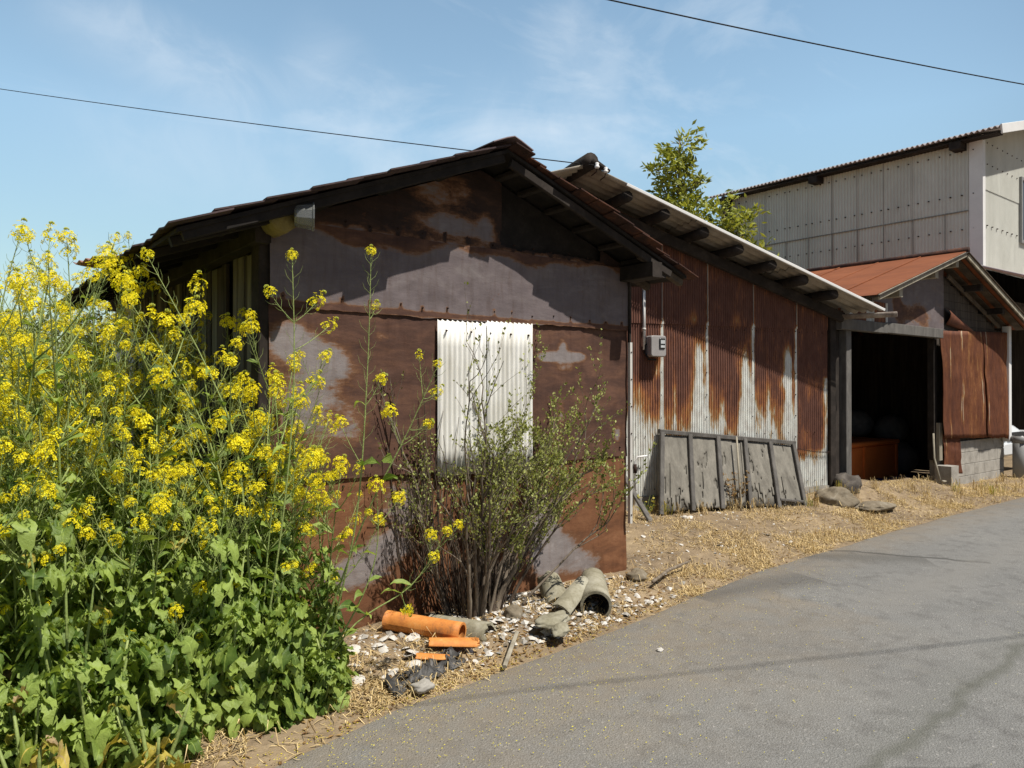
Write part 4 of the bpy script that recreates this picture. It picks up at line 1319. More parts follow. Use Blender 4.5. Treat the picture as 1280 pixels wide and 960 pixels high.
for sx in (-1, 1):
    b = MB()
    rbox(b, (sx * .58 - .13, -.03, .57), (sx * .58 + .13, .12, .72), 'car_lamp', .04)
    b.build('headlight', None, car)
    for y in (.75, 3.2):
        wh = link('wheel', None, car)
        b = MB()
        b.tube([(sx * .66, y, .29), (sx * .68, y, .29), (sx * .80, y, .29), (sx * .82, y, .29)], [.26, .29, .29, .26], 20, 'car_black')
        b.build('tyre', None, wh)
        b = MB()
        b.tube([(sx * .81, y, .29), (sx * .828, y, .29)], [.18, .16], 14, 'grey_plastic')
        b.build('rim', None, wh)

# ------------------------------------------------------------------ cables
def cable(name, pts_, label, r=.006, sag=.25):
    p, q = Vector(pts_[0]), Vector(pts_[1])
    b = MB()
    b.tube([p.lerp(q, t) - Vector((0, 0, sag * 4 * t * (1 - t))) for t in np.linspace(0, 1, 24)], r, 6, 'wire')
    return tag(b.build(name), label, 'cable')
i0 = LW(-.70, -.60, 3.80)
cable('power_cable', (i0, (i0.x - 9.1, i0.y + 18.4, 9.25)), 'thin black cable running from the roof peak of the long shed up to the left', .006, .12)
cable('power_cable', ((-3.5, 9.0, 6.35), (29, .15, 7.6)), 'thin black cable crossing the sky above the pale corrugated building', .009, .55)
cable('power_cable', ((-6, 3.2, 6.6), (24, -9.6, 6.6)), 'cable over the road that throws the thin shadow on the asphalt', .007, .1)

# ------------------------------------------------------------------ old panelled door leaning on the corrugated wall
PZ = [(.40, 1.045), (2.43, .875)]
panel = thing('old_wooden_panel', 'old weathered grey wooden panel of five bays leaning on the corrugated wall', 'wooden panel', A0, ANG)
bots = [(.20, -.36, .17), (.60, -.36, .18), (1.07, -.36, .18), (1.42, -.36, .17), (1.80, -.36, .15), (2.20, -.36, .11)]
tops = [(.40, -.05, 1.04), (.80, -.05, 1.01), (1.20, -.05, .98), (1.62, -.05, .945), (2.02, -.05, .91), (2.42, -.05, .875)]
bots = [(.19, -.36, .175), (.60, -.36, .19), (.99, -.36, .19), (1.375, -.36, .18), (1.78, -.36, .155), (2.17, -.36, .11)]
tops = [(.40, -.05, 1.04), (.77, -.05, 1.01), (1.155, -.05, .977), (1.54, -.05, .94), (1.91, -.05, .90), (2.265, -.05, .857)]
nrm = Vector((0, -.94, .33)).normalized()
for k in range(6):
    b = MB()
    p, q = Vector(bots[k]), Vector(tops[k])
    b.beam(p + nrm * .022, q + nrm * .022, .052, .045, 'panel_frame', up=nrm)
    b.build('stile', None, panel)
b = MB()
b.beam(Vector(tops[0]) + Vector((-.03, -.005, .02)), Vector(tops[5]) + Vector((.03, -.005, .02)), .06, .05, 'panel_frame')
b.build('top_rail', None, panel)
b = MB()
b.beam(Vector(bots[4]) + Vector((.03, .0, .10)), Vector(bots[5]) + Vector((-.02, 0, .10)), .03, .03, 'panel_frame')
b.build('rail', None, panel)
r_ = random.Random(77)
for k in range(5):
    p0, p1, q0, q1 = map(Vector, (bots[k], bots[k + 1], tops[k], tops[k + 1]))
    b = MB()
    def bay(f, t, off): return p0.lerp(p1, f).lerp(q0.lerp(q1, f), t) + nrm * off
    b.grid(6, 6, lambda i, j: bay(i / 6, .03 + .95 * j / 6, -.008), 'panel_back')
    cut = [.10, .06, .12, .20, .10][k]
    def gone(i, j):
        f, t = (i + .5) / 26, (j + .5) / 34
        edge = cut + .16 * fbm(f * 3.1, k * 2.3, 1) + .10 * fbm(f * 9, k, 4)
        if t < edge: return True
        if abs(f - (.30 + .05 * fbm(t * 3, k, 7) + .1 * (k % 2))) < .014 and t < .55 + .3 * fbm(k, 3, 3): return True
        if k == 2 and f > .52 + .25 * (1 - t) and f < .90 and t > .25: return True
        return fbm(f * 5, t * 2.2, k + 20) > .55
    b.grid(26, 34, lambda i, j: bay(.02 + .96 * i / 26, .02 + .96 * j / 34, .004 * fbm(i * .2, j * .15, k) + .012 * (1 - j / 34) ** 3), 'panel_grey', skip=gone)
    b.build('board', None, panel, .006)
    if k == 2:
        b = MB()
        c = [p0.lerp(p1, f).lerp(q0.lerp(q1, f), t) - nrm * .012 for f, t in ((.55, .55), (.9, .55), (.9, .92), (.5, .92))]
        b.add(c, [(0, 1, 2, 3)], 'log_yellow')
        b.build('backing_board', None, panel)
b = MB()
b.tube([LW(1.205, -.43, .15), LW(1.28, -.30, .55), LW(1.37, -.14, .98)], [.013, .012, .010], 8, 'wood_pale')
tag(b.build('leaning_pole'), 'pale thin pole leaning on the middle of the old wooden panel', 'pole')
b = MB()
b.beam((5.78, 4.98, .06), tuple(LW(-.11, -.10, .58)), .075, .03, 'panel_frame', up=(0, -1, .3))
tag(b.build('loose_plank'), 'weathered grey plank propped against the wall beside the rusty shed corner', 'plank')

# ------------------------------------------------------------------ stones
def stone(name, label, loc, size, mat, seed, cat='stone', group=None, rz=0, par=None):
    b = MB()
    sx, sy_, sz = size
    n, m = 30, 18
    def pt(i, j):
        a, e = 2 * math.pi * i / n, math.pi * j / m - math.pi / 2
        p = Vector((math.cos(a) * math.cos(e), math.sin(a) * math.cos(e), math.sin(e)))
        k = 1 + .34 * mnoise.noise(p * 1.3 + Vector((seed, 0, 0))) + .16 * mnoise.noise(p * 3.1 + Vector((0, seed, 0))) + .06 * mnoise.noise(p * 8 + Vector((0, seed, 5)))
        k *= 1 - .12 * max(0, mnoise.noise(p * .9 + Vector((0, 0, seed * 3))))
        return (p.x * sx * k, p.y * sy_ * k, p.z * sz * k)
    b.grid(n, m, pt, mat)
    o = b.build(name)
    o.location = loc
    o.rotation_euler = (0, 0, rz)
    return tag(o, label, cat, group)
stone('field_stone', 'large mossy brown boulder at the right foot of the old wooden panel', (8.62, 4.62, .20), (.27, .23, .15), 'rock', 1.3, rz=.3)
stone('field_stone', 'round dark grey stone behind the mossy boulder by the doorway', (9.02, 4.72, .30), (.20, .18, .17), 'rock_dark', 4.1)
stone('field_stone', 'flat grey stone lying in the straw in front of the doorway mound', (8.83, 4.30, .135), (.27, .17, .05), 'rock', 7.7, rz=-.3)
stone('field_stone', 'small pale stone lying in front of the plank by the shed corner', (6.28, 5.02, .15), (.10, .07, .05), 'shell', 9.2)
stone('field_stone', 'brown stone at the lower right corner of the rusty wall', (4.30, 3.92, .09), (.09, .07, .05), 'rock', 3.3)
stone('field_stone', 'brown stone at the foot of the bare shrub', (2.93, 3.74, .09), (.065, .055, .06), 'rock', 5.5)
stone('field_stone', 'larger flat grey stone in the litter right of the bare shrub', (3.03, 3.46, .11), (.15, .08, .035), 'mossy_pipe', 6.5, rz=.3)
stone('field_stone', 'smaller flat grey stone in the litter right of the bare shrub', (2.98, 3.34, .09), (.10, .05, .03), 'mossy_pipe', 8.5, rz=.6)
stone('field_stone', 'white stone lying alone on the asphalt', (3.33, 2.86, .022), (.022, .016, .012), 'shell', 2.5)
stone('field_stone', 'grey stone at the road edge below the black plastic', (1.93, 3.2, .05), (.06, .04, .03), 'concrete', 2.9)

# ------------------------------------------------------------------ broken pipes and other debris under the wall
def pipe(name, label, p, q, r0, r1, mat, cat='pipe', th=.014, seed=1, broken=.0, arc=(0, 360), inner=None, n=28, nl=10):
    """hollow pipe (or a shard of one) with real wall thickness"""
    p, q = Vector(p), Vector(q)
    ax = (q - p)
    L = ax.length
    ax.normalize()
    u = ax.cross(Vector((0, 0, 1))).normalized()
    w = u.cross(ax)
    a0, a1 = map(R, arc)
    b = MB()
    full = arc == (0, 360)
    def surf(dr, flip):
        def pt(i, j):
            a = a0 + (a1 - a0) * i / n
            f = j / nl
            e = L * f
            if j == nl: e -= broken * L * abs(fbm(a * 1.1, seed)) * 1.6
            if j == 0: e += broken * L * .25 * abs(fbm(a * 1.3, seed + 4))
            rr = r0 + (r1 - r0) * f + dr
            return p + ax * e + (u * math.cos(a) + w * math.sin(a)) * rr
        return pt
    b.grid(n, nl, surf(0, 0), mat)
    b.grid(n, nl, surf(-th, 1), inner or mat)
    N = (n + 1) * (nl + 1)
    fs = []
    for j in (0, nl):
        for i in range(n):
            a = j * (n + 1) + i
            fs.append((a, a + 1, N + a + 1, N + a))
    if not full:
        for i in (0, n):
            for j in range(nl):
                a = j * (n + 1) + i
                fs.append((a, a + n + 1, N + a + n + 1, N + a))
    k = b.slot(mat)
    for f in fs:
        b.f.append(f); b.mi.append(k); b.var.append(.5); b.sm.append(False)
    o = b.build(name)
    return tag(o, label, cat)
pipe('clay_pipe', 'whole orange clay pipe lying at the foot of the rusty wall', (2.16, 4.00, .14), (2.42, 3.57, .12), .058, .061, 'orange_pipe', inner='orange_pipe')
pipe('pipe_shard', 'broken orange shard beside the end of the orange clay pipe', (2.22, 3.62, .07), (2.47, 3.46, .055), .05, .055, 'orange_pipe', 'pipe shard', arc=(20, 150), broken=.25, seed=3)
pipe('pipe_shard', 'small orange chip below the orange clay pipe', (2.10, 3.55, .03), (2.24, 3.42, .03), .05, .045, 'orange_pipe', 'pipe shard', arc=(40, 130), broken=.3, seed=8)
pipe('pipe_shard', 'grey half pipe lying hollow side down behind the end of the orange pipe', (2.42, 3.92, .07), (2.63, 3.56, .06), .075, .08, 'mossy_pipe', 'pipe shard', arc=(-10, 185), broken=.08, seed=5, inner='rock_dark')
pipe('concrete_pipe', 'large mossy grey pipe tilted up at the right end of the rubbish heap', (3.47, 3.53, .095), (3.76, 3.86, .165), .105, .088, 'mossy_pipe', inner='dark_gap', th=.018, broken=.03)  # bore painted near-black, the shade inside it put into the colour
pipe('concrete_pipe', 'short broken grey pipe standing up behind the pipe shards', (3.37, 3.80, .06), (3.42, 3.97, .21), .092, .08, 'mossy_pipe', inner='dark_gap', th=.016, broken=.22, seed=6)
pipe('pipe_shard', 'long curved grey shard leaning on the large mossy pipe', (3.20, 3.60, .06), (3.58, 3.76, .17), .085, .07, 'mossy_pipe', 'pipe shard', arc=(15, 120), broken=.12, seed=9, inner='mossy_pipe')
b = MB()
def plast(i, j):
    x, y = 1.80 + .52 * i / 26, 3.24 + .17 * j / 12
    y += .14 * (i / 26)
    return (x + .02 * fbm(i * .5, j * .6, 2), y + .02 * fbm(i * .4, j * .5, 9), ground_z(x, y) + .012 + .075 * abs(fbm(i * .33, j * .45, 5)) * math.sin(math.pi * min(1, (j + 1) / 13)))
b.grid(26, 12, plast, 'black_plastic', skip=lambda i, j: fbm(i * .3, j * .5, 11) > .38)
tag(b.build('plastic_sheet', None, None, .002), 'crumpled black plastic sheet at the edge of the road', 'plastic sheet')
b = MB()
b.beam((2.44, 3.19, ground_z(2.44, 3.19) + .035), (2.74, 3.46, ground_z(2.74, 3.46) + .06), .025, .018, 'wood_pale')
tag(b.build('wood_batten'), 'short pale batten lying near the road below the shrub', 'stick')
b = MB()
b.tube([(4.25, 3.72, .09), (4.6, 3.86, .10), (4.95, 3.92, .11)], [.012, .014, .008], 7, 'bark')
tag(b.build('fallen_branch'), 'dry brown branch lying on the ground at the right corner of the rusty wall', 'branch')

# bleached shells: single ones, and the crushed litter between them
def shell_mesh(seed):
    r = random.Random(seed)
    b = MB()
    n, m = 12, 5
    e = r.uniform(.55, .85)
    def pt(i, j):
        a = 2 * math.pi * i / n
        f = j / m
        rr = f * (1 + .18 * fbm(math.cos(a) * 1.2, math.sin(a) * 1.2, seed))
        return (rr * math.cos(a), rr * e * math.sin(a), .42 * (1 - f * f) + .05 * math.sin(f * 14) + .06 * fbm(a, f * 3, seed + 2))
    b.grid(n, m, pt, 'shell')
    me = b.mesh('shell')
    return me
SH = [shell_mesh(k) for k in range(6)]
r_ = random.Random(21)
spots = []
for k in range(26): spots.append((r_.gauss(3.30, .28), r_.uniform(3.55, 4.08), r_.uniform(.02, .045)))
for k in range(22): spots.append((r_.gauss(2.75, .25), r_.uniform(3.42, 3.95), r_.uniform(.018, .04)))
for k in range(16): spots.append((r_.gauss(3.95, .22), r_.uniform(3.46, 4.0), r_.uniform(.015, .04)))
for k in range(14): spots.append((r_.gauss(2.0, .16), r_.uniform(3.45, 3.95), r_.uniform(.025, .06)))
for k in range(10): spots.append((r_.uniform(2.2, 4.5), r_.uniform(3.3, 3.55), r_.uniform(.012, .025)))
for k in range(14): spots.append((r_.uniform(5.2, 7.2), r_.uniform(4.0, 5.2), r_.uniform(.015, .035)))
for k, (x, y, s_) in enumerate(spots):
    if y < edge_y(x) + .06: y = edge_y(x) + .06 + r_.random() * .1
    if y > 4.10 and x < 4.45: y = 4.05
    o = link('bleached_shell', SH[k % 6], None, (x, y, ground_z(x, y) + s_ * .12))
    o.scale = (s_, s_, s_ * r_.uniform(.5, 1))
    o.rotation_euler = (r_.uniform(-.6, .6), r_.uniform(-.6, .6), r_.uniform(0, 6.3))
    tag(o, 'bleached white shell lying in the litter below the sheds', 'shell', 'bleached shells in the litter below the sheds')
b = MB()
for k in range(2600):
    if k < 1500: x, y = r_.gauss(3.15, .5), r_.uniform(3.38, 4.12)
    elif k < 1900: x, y = r_.gauss(2.0, .25), r_.uniform(3.25, 4.0)
    else: x, y = r_.uniform(4.5, 8.2), r_.uniform(3.8, 5.5)
    if y < edge_y(x) + .02 or (y > 4.14 and x < 4.46): continue
    if y > 5.6 - .3 * (x - 6.1) - .1: continue
    s_ = (.003 + .018 * r_.random() ** 2.5) * (1.3 if k < 1500 else .8)
    z = ground_z(x, y) + s_ * r_.uniform(-.2, .45)
    a = r_.uniform(0, 6.3)
    t = Matrix.Translation((x, y, z)) @ Matrix.Rotation(a, 4, 'Z') @ Matrix.Rotation(r_.uniform(-.7, .7), 4, 'X')
    P = [t @ Vector(p) for p in ((-s_, -s_ * .7, 0), (s_ * .8, -s_, 0), (s_, s_ * .7, 0), (-s_ * .7, s_, 0), (0, 0, s_ * .7))]
    b.add(P, [(0, 1, 4), (1, 2, 4), (2, 3, 4), (3, 0, 4)], 'shell' if r_.random() < .52 else ('rock' if r_.random() < .6 else 'concrete'))
tag(b.build('shell_litter'), 'crushed white shell and grit scattered under the walls', 'shell litter', None, 'stuff')

# ------------------------------------------------------------------ dead grass on the verge
r_ = random.Random(4)
b = MB()
def blade(x, y, L, h, var, m='straw', w=.0022):
    a = r_.uniform(0, 6.3)
    z = ground_z(x, y)
    d = Vector((math.cos(a), math.sin(a), 0))
    s_ = Vector((-d.y, d.x, 0)) * w
    c = Vector((r_.uniform(-.2, .2) * L, r_.uniform(-.2, .2) * L, 0))
    P = [Vector((x, y, z + .001)), Vector((x, y, z)) + d * L * .5 + c + Vector((0, 0, h)), Vector((x, y, z)) + d * L + Vector((0, 0, h * r_.uniform(-.1, 1.2)))]
    b.add([P[0] - s_, P[0] + s_, P[1] + s_, P[1] - s_, P[2]], [(0, 1, 2, 3), (3, 2, 4)], m, var)
def inside(x, y):
    if WX0 - .02 < x < WX1 + .03 and y > WY - .03: return True
    l = LT.inverted() @ Vector((x, y, 0))
    if l.y > -.04 and -1.5 < l.x < 2.95: return True
    if x > 9.1 and y > 4.83: return True
    return False
cnt = 0
while cnt < 26000:
    if cnt < 21000: x, y = r_.uniform(4.4, 14.6), None
    else: x, y = (r_.uniform(.6, 2.4) if cnt % 2 else r_.uniform(1.2, 4.6)), None
    e = edge_y(x)
    y = e + (abs(r_.gauss(.0, .55)) - .05 * r_.random() if r_.random() < .5 else r_.uniform(0, 2.2))
    dens = .10 + .90 * smooth(-.12, .28, fbm(x * 1.6, y * 2.2, 6))
    if x < 5.6 and y > 3.95: dens *= .45
    if x < 4.4: dens *= .5
    if r_.random() > dens or inside(x, y):
        continue
    tall = r_.random() < .10
    blade(x, y, r_.uniform(.03, .11), r_.uniform(.03, .09) if tall else r_.uniform(.003, .022), r_.random(), 'straw', r_.uniform(.0012, .003))
    cnt += 1
for k in range(60):
    x = r_.uniform(4.6, 8.9) if k < 40 else r_.uniform(9.4, 14)
    y = (5.7 - .304 * (x - 6.1) - r_.uniform(.08, .5)) if k < 40 else r_.uniform(4.0, 4.6)
    if inside(x, y): continue
    for q in range(r_.randint(10, 26)): blade(x + r_.gauss(0, .03), y + r_.gauss(0, .025), r_.uniform(.03, .10), r_.uniform(.05, .16), r_.random(), 'straw' if k % 5 else 'rape_leaf_old', r_.uniform(.0015, .003))
tag(b.build('dry_grass'), 'dead straw coloured grass covering the verge', 'dry grass', None, 'stuff')
b = MB()
for k in range(3600):                                       # dead leaves and bark flakes
    x = r_.uniform(1.3, 12) if k < 1700 else r_.gauss(3.0, .8)
    y = edge_y(x) + abs(r_.gauss(.1, .45)) + (-.03 if k % 3 else .01)
    if inside(x, y): continue
    s_ = r_.uniform(.006, .022)
    t = Matrix.Translation((x, y, ground_z(x, y) + .004)) @ Matrix.Rotation(r_.uniform(0, 6.3), 4, 'Z') @ Matrix.Rotation(r_.uniform(-.6, .6), 4, 'X')
    b.add([t @ Vector(p) for p in ((-s_, 0, 0), (0, -s_ * .4, .003), (s_, 0, .002), (0, s_ * .4, .005))], [(0, 1, 2, 3)], 'dry_leaf', r_.random())
tag(b.build('leaf_litter'), 'dead brown leaves and bark flakes on the verge', 'leaf litter', None, 'stuff')
b = MB()
for k in range(3400):                                       # fallen petals on the asphalt
    x = r_.gauss(1.9, 1.1) if k < 2800 else r_.uniform(2, 6)
    y = edge_y(x) - abs(r_.gauss(0, .75)) + .15
    if y > edge_y(x): z = ground_z(x, y) + .004
    else: z = .028
    if inside(x, y): continue
    s_ = r_.uniform(.0022, .0050)
    t = Matrix.Translation((x, y, z)) @ Matrix.Rotation(r_.uniform(0, 6.3), 4, 'Z') @ Matrix.Rotation(r_.uniform(-.5, .5), 4, 'X')
    b.add([t @ Vector(p) for p in ((-s_, 0, 0), (0, -s_ * .6, .001), (s_, 0, .0), (0, s_ * .6, .001))], [(0, 1, 2, 3)], 'petal', r_.random())
tag(b.build('fallen_petals'), 'fallen yellow petals dusted over the asphalt edge', 'petals', None, 'stuff')

# ------------------------------------------------------------------ rapeseed
def leaf_into(b, base, d, L, W, droop, r, m='rape_leaf', var=None, lobed=True, n=8, cup=.25):
    """one leaf: petiole, lobed wavy blade, midrib crease, drooping tip"""
    d = Vector(d).normalized()
    side = d.cross(Vector((0, 0, 1)))
    if side.length < .05: side = Vector((1, 0, 0))
    side.normalize()
    nz = side.cross(d).normalized()
    roll = r.uniform(-1.1, 1.1)
    side = side * math.cos(roll) + nz * math.sin(roll)
    var = r.random() if var is None else var
    ph, fr = r.uniform(0, 6), r.uniform(9, 14)
    vs, fs = [], []
    for i in range(n + 1):
        t = i / n
        ang = droop * t * t
        tooth = 1 + (.17 if i % 2 else -.13) * (1 if lobed else .2)
        c = base + d * (L * (t - .12 * ang * t)) + Vector((0, 0, -1)) * (L * ang * t * .42)
        if lobed:
            w = W * (.10 if t < .12 else (.30 + .16 * math.sin(t * 28)) if t < .36 else (.42 + .62 * math.sin(math.pi * min(1, (t - .28) / .74)) ** .7 + .10 * math.sin(t * 31 + ph)))
            w *= tooth
            if t > .97: w = W * .30
        else: w = W * (.12 + math.sin(math.pi * min(1, t * .93 + .06)) ** 1.1)
        wav = math.sin(t * fr * 1.5 + ph) * W * (.36 if lobed else .2)
        wav2 = math.sin(t * fr * 1.9 + ph + 2) * W * (.36 if lobed else .2)
        up_ = nz
        vs += [c - side * w * .5 + up_ * (cup * w * .5 + wav * (.6 if t > .2 else 0)), c - side * w * .27 + up_ * (cup * w * .16 + wav * .22), c - side * w * .03, c + side * w * .03, c + side * w * .27 + up_ * (cup * w * .16 + wav2 * .22), c + side * w * .5 + up_ * (cup * w * .5 + wav2 * (.6 if t > .2 else 0))]
    rib, lam = [], []
    for i in range(n):
        for k in range(5):
            a = i * 6 + k
            (rib if k == 2 else lam).append((a, a + 1, a + 7, a + 6))
    b.add(vs, lam, m, var, True)
    k0 = len(b.v) - len(vs)
    for f in rib:
        b.f.append(tuple(k0 + q for q in f)); b.mi.append(b.slot(m)); b.var.append(min(1.0, var * .5 + .55)); b.sm.append(True)

def flower_head_mesh(seed, nf=26, rad=.036, tall=.05):
    r = random.Random(seed)
    b = MB()
    for k in range(nf):
        u = (k + r.random()) / nf
        a = k * 2.4 + r.uniform(-.4, .4)
        cz = 1 - 1.55 * u
        sz = math.sqrt(max(0, 1 - cz * cz))
        p = Vector((math.cos(a) * sz * rad, math.sin(a) * sz * rad, cz * tall * .62)) * r.uniform(.62, 1.12)
        nn = Vector((p.x + r.uniform(-.01, .01), p.y + r.uniform(-.01, .01), p.z * .6 + .016)).normalized()
        x = nn.cross(Vector((.3, .2, 1))).normalized()
        y = nn.cross(x)
        s_ = r.uniform(.0080, .0112)
        tw = r.uniform(0, 1.5)
        v = r.random()
        for q in range(4):
            t = tw + q * math.pi / 2
            dd = x * math.cos(t) + y * math.sin(t)
            ss = x * -math.sin(t) + y * math.cos(t)
            b.add([p + dd * s_ * .12, p + dd * s_ * .7 + ss * s_ * .48 + nn * s_ * .25, p + dd * s_ * 1.15 + nn * s_ * .12, p + dd * s_ * .7 - ss * s_ * .48 + nn * s_ * .25], [(0, 1, 2, 3)], 'petal', v)
        if k % 2 == 0: b.tube([p - nn * .012, p + nn * .003], [.0008, .0012], 3, 'bud', caps=False, var=r.random())
    for k in range(12):
        a = k * 2.4
        rr = .011 * math.sqrt(k / 12)
        p = Vector((math.cos(a) * rr, math.sin(a) * rr, tall * .66 + .006 * (1 - k / 12)))
        b.tube([p - Vector((0, 0, .005)), p, p + Vector((0, 0, .005))], [.0014, .0026, .0008], 5, 'bud', var=r.random())
    return b.mesh('flower_head')
FH = [flower_head_mesh(1, 26, .032, .055), flower_head_mesh(2, 36, .039, .065), flower_head_mesh(3, 17, .026, .05), flower_head_mesh(4, 48, .046, .08), flower_head_mesh(5, 10, .018, .05), flower_head_mesh(6, 22, .036, .09)]

def bez(p, q, bend, n=8):
    p, q = Vector(p), Vector(q)
    m_ = (p + q) / 2 + Vector(bend)
    return [p * (1 - t) ** 2 + m_ * 2 * t * (1 - t) + q * t * t for t in np.linspace(0, 1, n)]
def pods_into(b, path, r, frac=.55, n=20, L=.05):
    """seed pods and bare flower stalks standing off the upper part of a stem"""
    k = len(path) - 1
    for i in range(n):
        t = (1 - frac) + frac * (i + r.random()) / n * .97
        f = t * k
        j = min(k - 1, int(f))
        p = path[j].lerp(path[j + 1], f - j)
        d = (path[j + 1] - path[j]).normalized()
        a = i * 2.4
        x = d.cross(Vector((.2, .3, 1)) if abs(d.z) < .9 else Vector((1, 0, 0))).normalized()
        y = d.cross(x)
        o = (x * math.cos(a) + y * math.sin(a))
        l = L * r.uniform(.7, 1.2) * (1.1 - .4 * t)
        q = p + (o * .75 + d * .65) * l
        e = q + (o * .35 + d * .93) * l * .7
        b.tube([p, q, e], [.0008, .0010, .0005], 3, 'rape_stem', caps=False, var=r.uniform(.3, 1))
def head_at(root, p, d, r, size=1.0, kind=None):
    me = FH[kind if kind is not None else r.choice((0, 0, 1, 2, 2, 3, 4, 5))]
    o = link('flower_head', me, root, p)
    z = Vector(d).normalized()
    o.rotation_euler = z.to_track_quat('Z', 'Y').to_euler()
    o.scale = (size,) * 3
    return o
def rape_plant(seed, h, nb, leaves, label=None, big=1.0, headsize=1.0, lower=True):
    r = random.Random(seed)
    root = thing('rapeseed_plant', label or 'yellow flowering rapeseed plant in the dense patch left of the rusty shed', 'rapeseed plant', (0, 0, -50), 0, 'rapeseed plants in the dense patch')
    kids = []
    sb, lb = MB(), MB()
    top = Vector((r.uniform(-.12, .12), r.uniform(-.12, .12), h))
    main = bez((0, 0, -.05), top, (r.uniform(-.08, .08), r.uniform(-.08, .08), 0), 12)
    sb.tube(main, list(np.linspace(.009, .0025, 12)), 6, 'rape_stem', var=r.uniform(.2, .7))
    pods_into(sb, main, r, .26, 14)
    kids.append(('head', main[-1], main[-1] - main[-2]))
    for k in range(nb):
        t = .34 + .58 * (k + r.random() * .6) / nb
        j = int(t * 11)
        p = main[j]
        a = k * 2.4 + r.uniform(-.3, .3)
        L = h * r.uniform(.22, .40) * (1.25 - t * .5)
        q = p + Vector((math.cos(a) * L * .55, math.sin(a) * L * .55, L * .95))
        br = bez(p, q, (math.cos(a) * L * .14, math.sin(a) * L * .14, -L * .12), 8)
        sb.tube(br, list(np.linspace(.0045, .0016, 8)), 5, 'rape_stem', var=r.uniform(.2, .8))
        pods_into(sb, br, r, .55, 20)
        kids.append(('head', br[-1], br[-1] - br[-2]))
        leaf_into(lb, p, (math.cos(a), math.sin(a), .5), r.uniform(.09, .17), r.uniform(.03, .055), r.uniform(.4, 1.1), r, lobed=False, n=5)
        for _ in range(2):
            pm = br[r.randint(1, 4)]
            aa = r.uniform(0, 6.3)
            leaf_into(lb, pm, (math.cos(aa), math.sin(aa), .6), r.uniform(.05, .10), r.uniform(.014, .028), r.uniform(.2, .9), r, lobed=False, n=4)
            if r.random() < .5:
                q2 = pm + Vector((math.cos(aa) * .09, math.sin(aa) * .09, r.uniform(.12, .22)))
                tw = bez(pm, q2, (0, 0, -.02), 5)
                sb.tube(tw, [.002, .0018, .0016, .0014, .0012], 4, 'rape_stem', var=r.uniform(.2, .8))
                pods_into(sb, tw, r, .6, 6, .035)
                kids.append(('head', tw[-1], tw[-1] - tw[-2]))
    for k in range(leaves):
        t = (k + r.random()) / leaves
        z = h * (.03 + .52 * t)
        a = k * 2.4 + r.uniform(-.4, .4)
        L = (.20 - .09 * t) * r.uniform(.7, 1.2) * big
        p = main[min(11, int(z / h * 11))]
        leaf_into(lb, Vector((p.x, p.y, z)), (math.cos(a), math.sin(a), r.uniform(.25, .9)), L, L * r.uniform(.42, .6), r.uniform(.8, 1.9), r, n=13)
    KIDS[root.name] = []
    KIDS[root.name].append(sb.build('stems', None, root))
    KIDS[root.name].append(lb.build('foliage', None, root))
    for _, p, d in kids:
        KIDS[root.name].append(head_at(root, p, d, r, r.uniform(.74, 1.22) * headsize))
    return root
def leafy_plant(seed, h, leaves, label, m='rape_leaf', spread=1.0):
    r = random.Random(seed)
    root = thing('rapeseed_plant' if h > .9 else 'rapeseed_rosette', label, 'rapeseed plant', (0, 0, -50), 0, 'tall leafy rapeseed plants without flowers' if h > .9 else 'leafy rapeseed rosettes at the road edge')
    sb, lb = MB(), MB()
    for s_ in range(4):
        a0 = r.uniform(0, 6.3)
        q = Vector((math.cos(a0) * .10 * spread, math.sin(a0) * .10 * spread, h * r.uniform(.55, .9)))
        st = bez((0, 0, -.04), q, (0, 0, 0), 6)
        sb.tube(st, list(np.linspace(.009, .004, 6)), 6, 'rape_stem', var=r.uniform(.3, .8))
        for k in range(leaves // 4):
            t = r.random()
            p = st[min(5, int(t * 6))]
            a = r.uniform(0, 6.3)
            L = (.045 + .105 * r.random() ** 1.3) * (1.2 - .4 * t)
            mm = m if r.random() < .975 else 'rape_leaf_old'
            leaf_into(lb, p, (math.cos(a), math.sin(a), r.uniform(.1, 1.0)), L, L * r.uniform(.36, .74), r.uniform(.5, 2.3), r, mm, n=14, cup=.35)
    KIDS[root.name] = [sb.build('stems', None, root), lb.build('foliage', None, root)]
    return root
protos = [rape_plant(11, 1.75, 10, 46), rape_plant(12, 1.55, 9, 52), rape_plant(13, 1.95, 11, 42), rape_plant(14, 1.40, 8, 54), rape_plant(15, 1.65, 11, 46), rape_plant(16, 1.85, 9, 44)]
tall = [leafy_plant(36 + k, (.95, 1.1)[k], 250, 'tall leafy rapeseed plant without flowers inside the dense patch', spread=1.5) for k in range(2)]
ros = [leafy_plant(31, .55, 190, 'leafy green rapeseed rosette without flowers in the row along the road edge'), leafy_plant(32, .42, 170, 'leafy green rapeseed rosette without flowers in the row along the road edge'), leafy_plant(33, .68, 200, 'leafy green rapeseed rosette without flowers in the row along the road edge')]
r_ = random.Random(9)
used = set()
def place(src, k, x, y, s_, lean=(0, 0)):
    loc = (x, y, ground_z(x, y) - .02)
    if k in used:
        return dup(src, loc, r_.uniform(0, 6.3), s_, None, lean[0], lean[1])
    used.add(k)
    src.location = loc
    src.scale = (s_,) * 3
    src.rotation_euler = (lean[0], lean[1], r_.uniform(0, 6.3))
    return src
pts = []
tries = 0
def canopy_cap(x, y):
    """how tall plants may stand there: lower near the road and in front of the shed"""
    d = y - edge_y(x)
    return 1.25 + .75 * smooth(.35, 1.1, d)
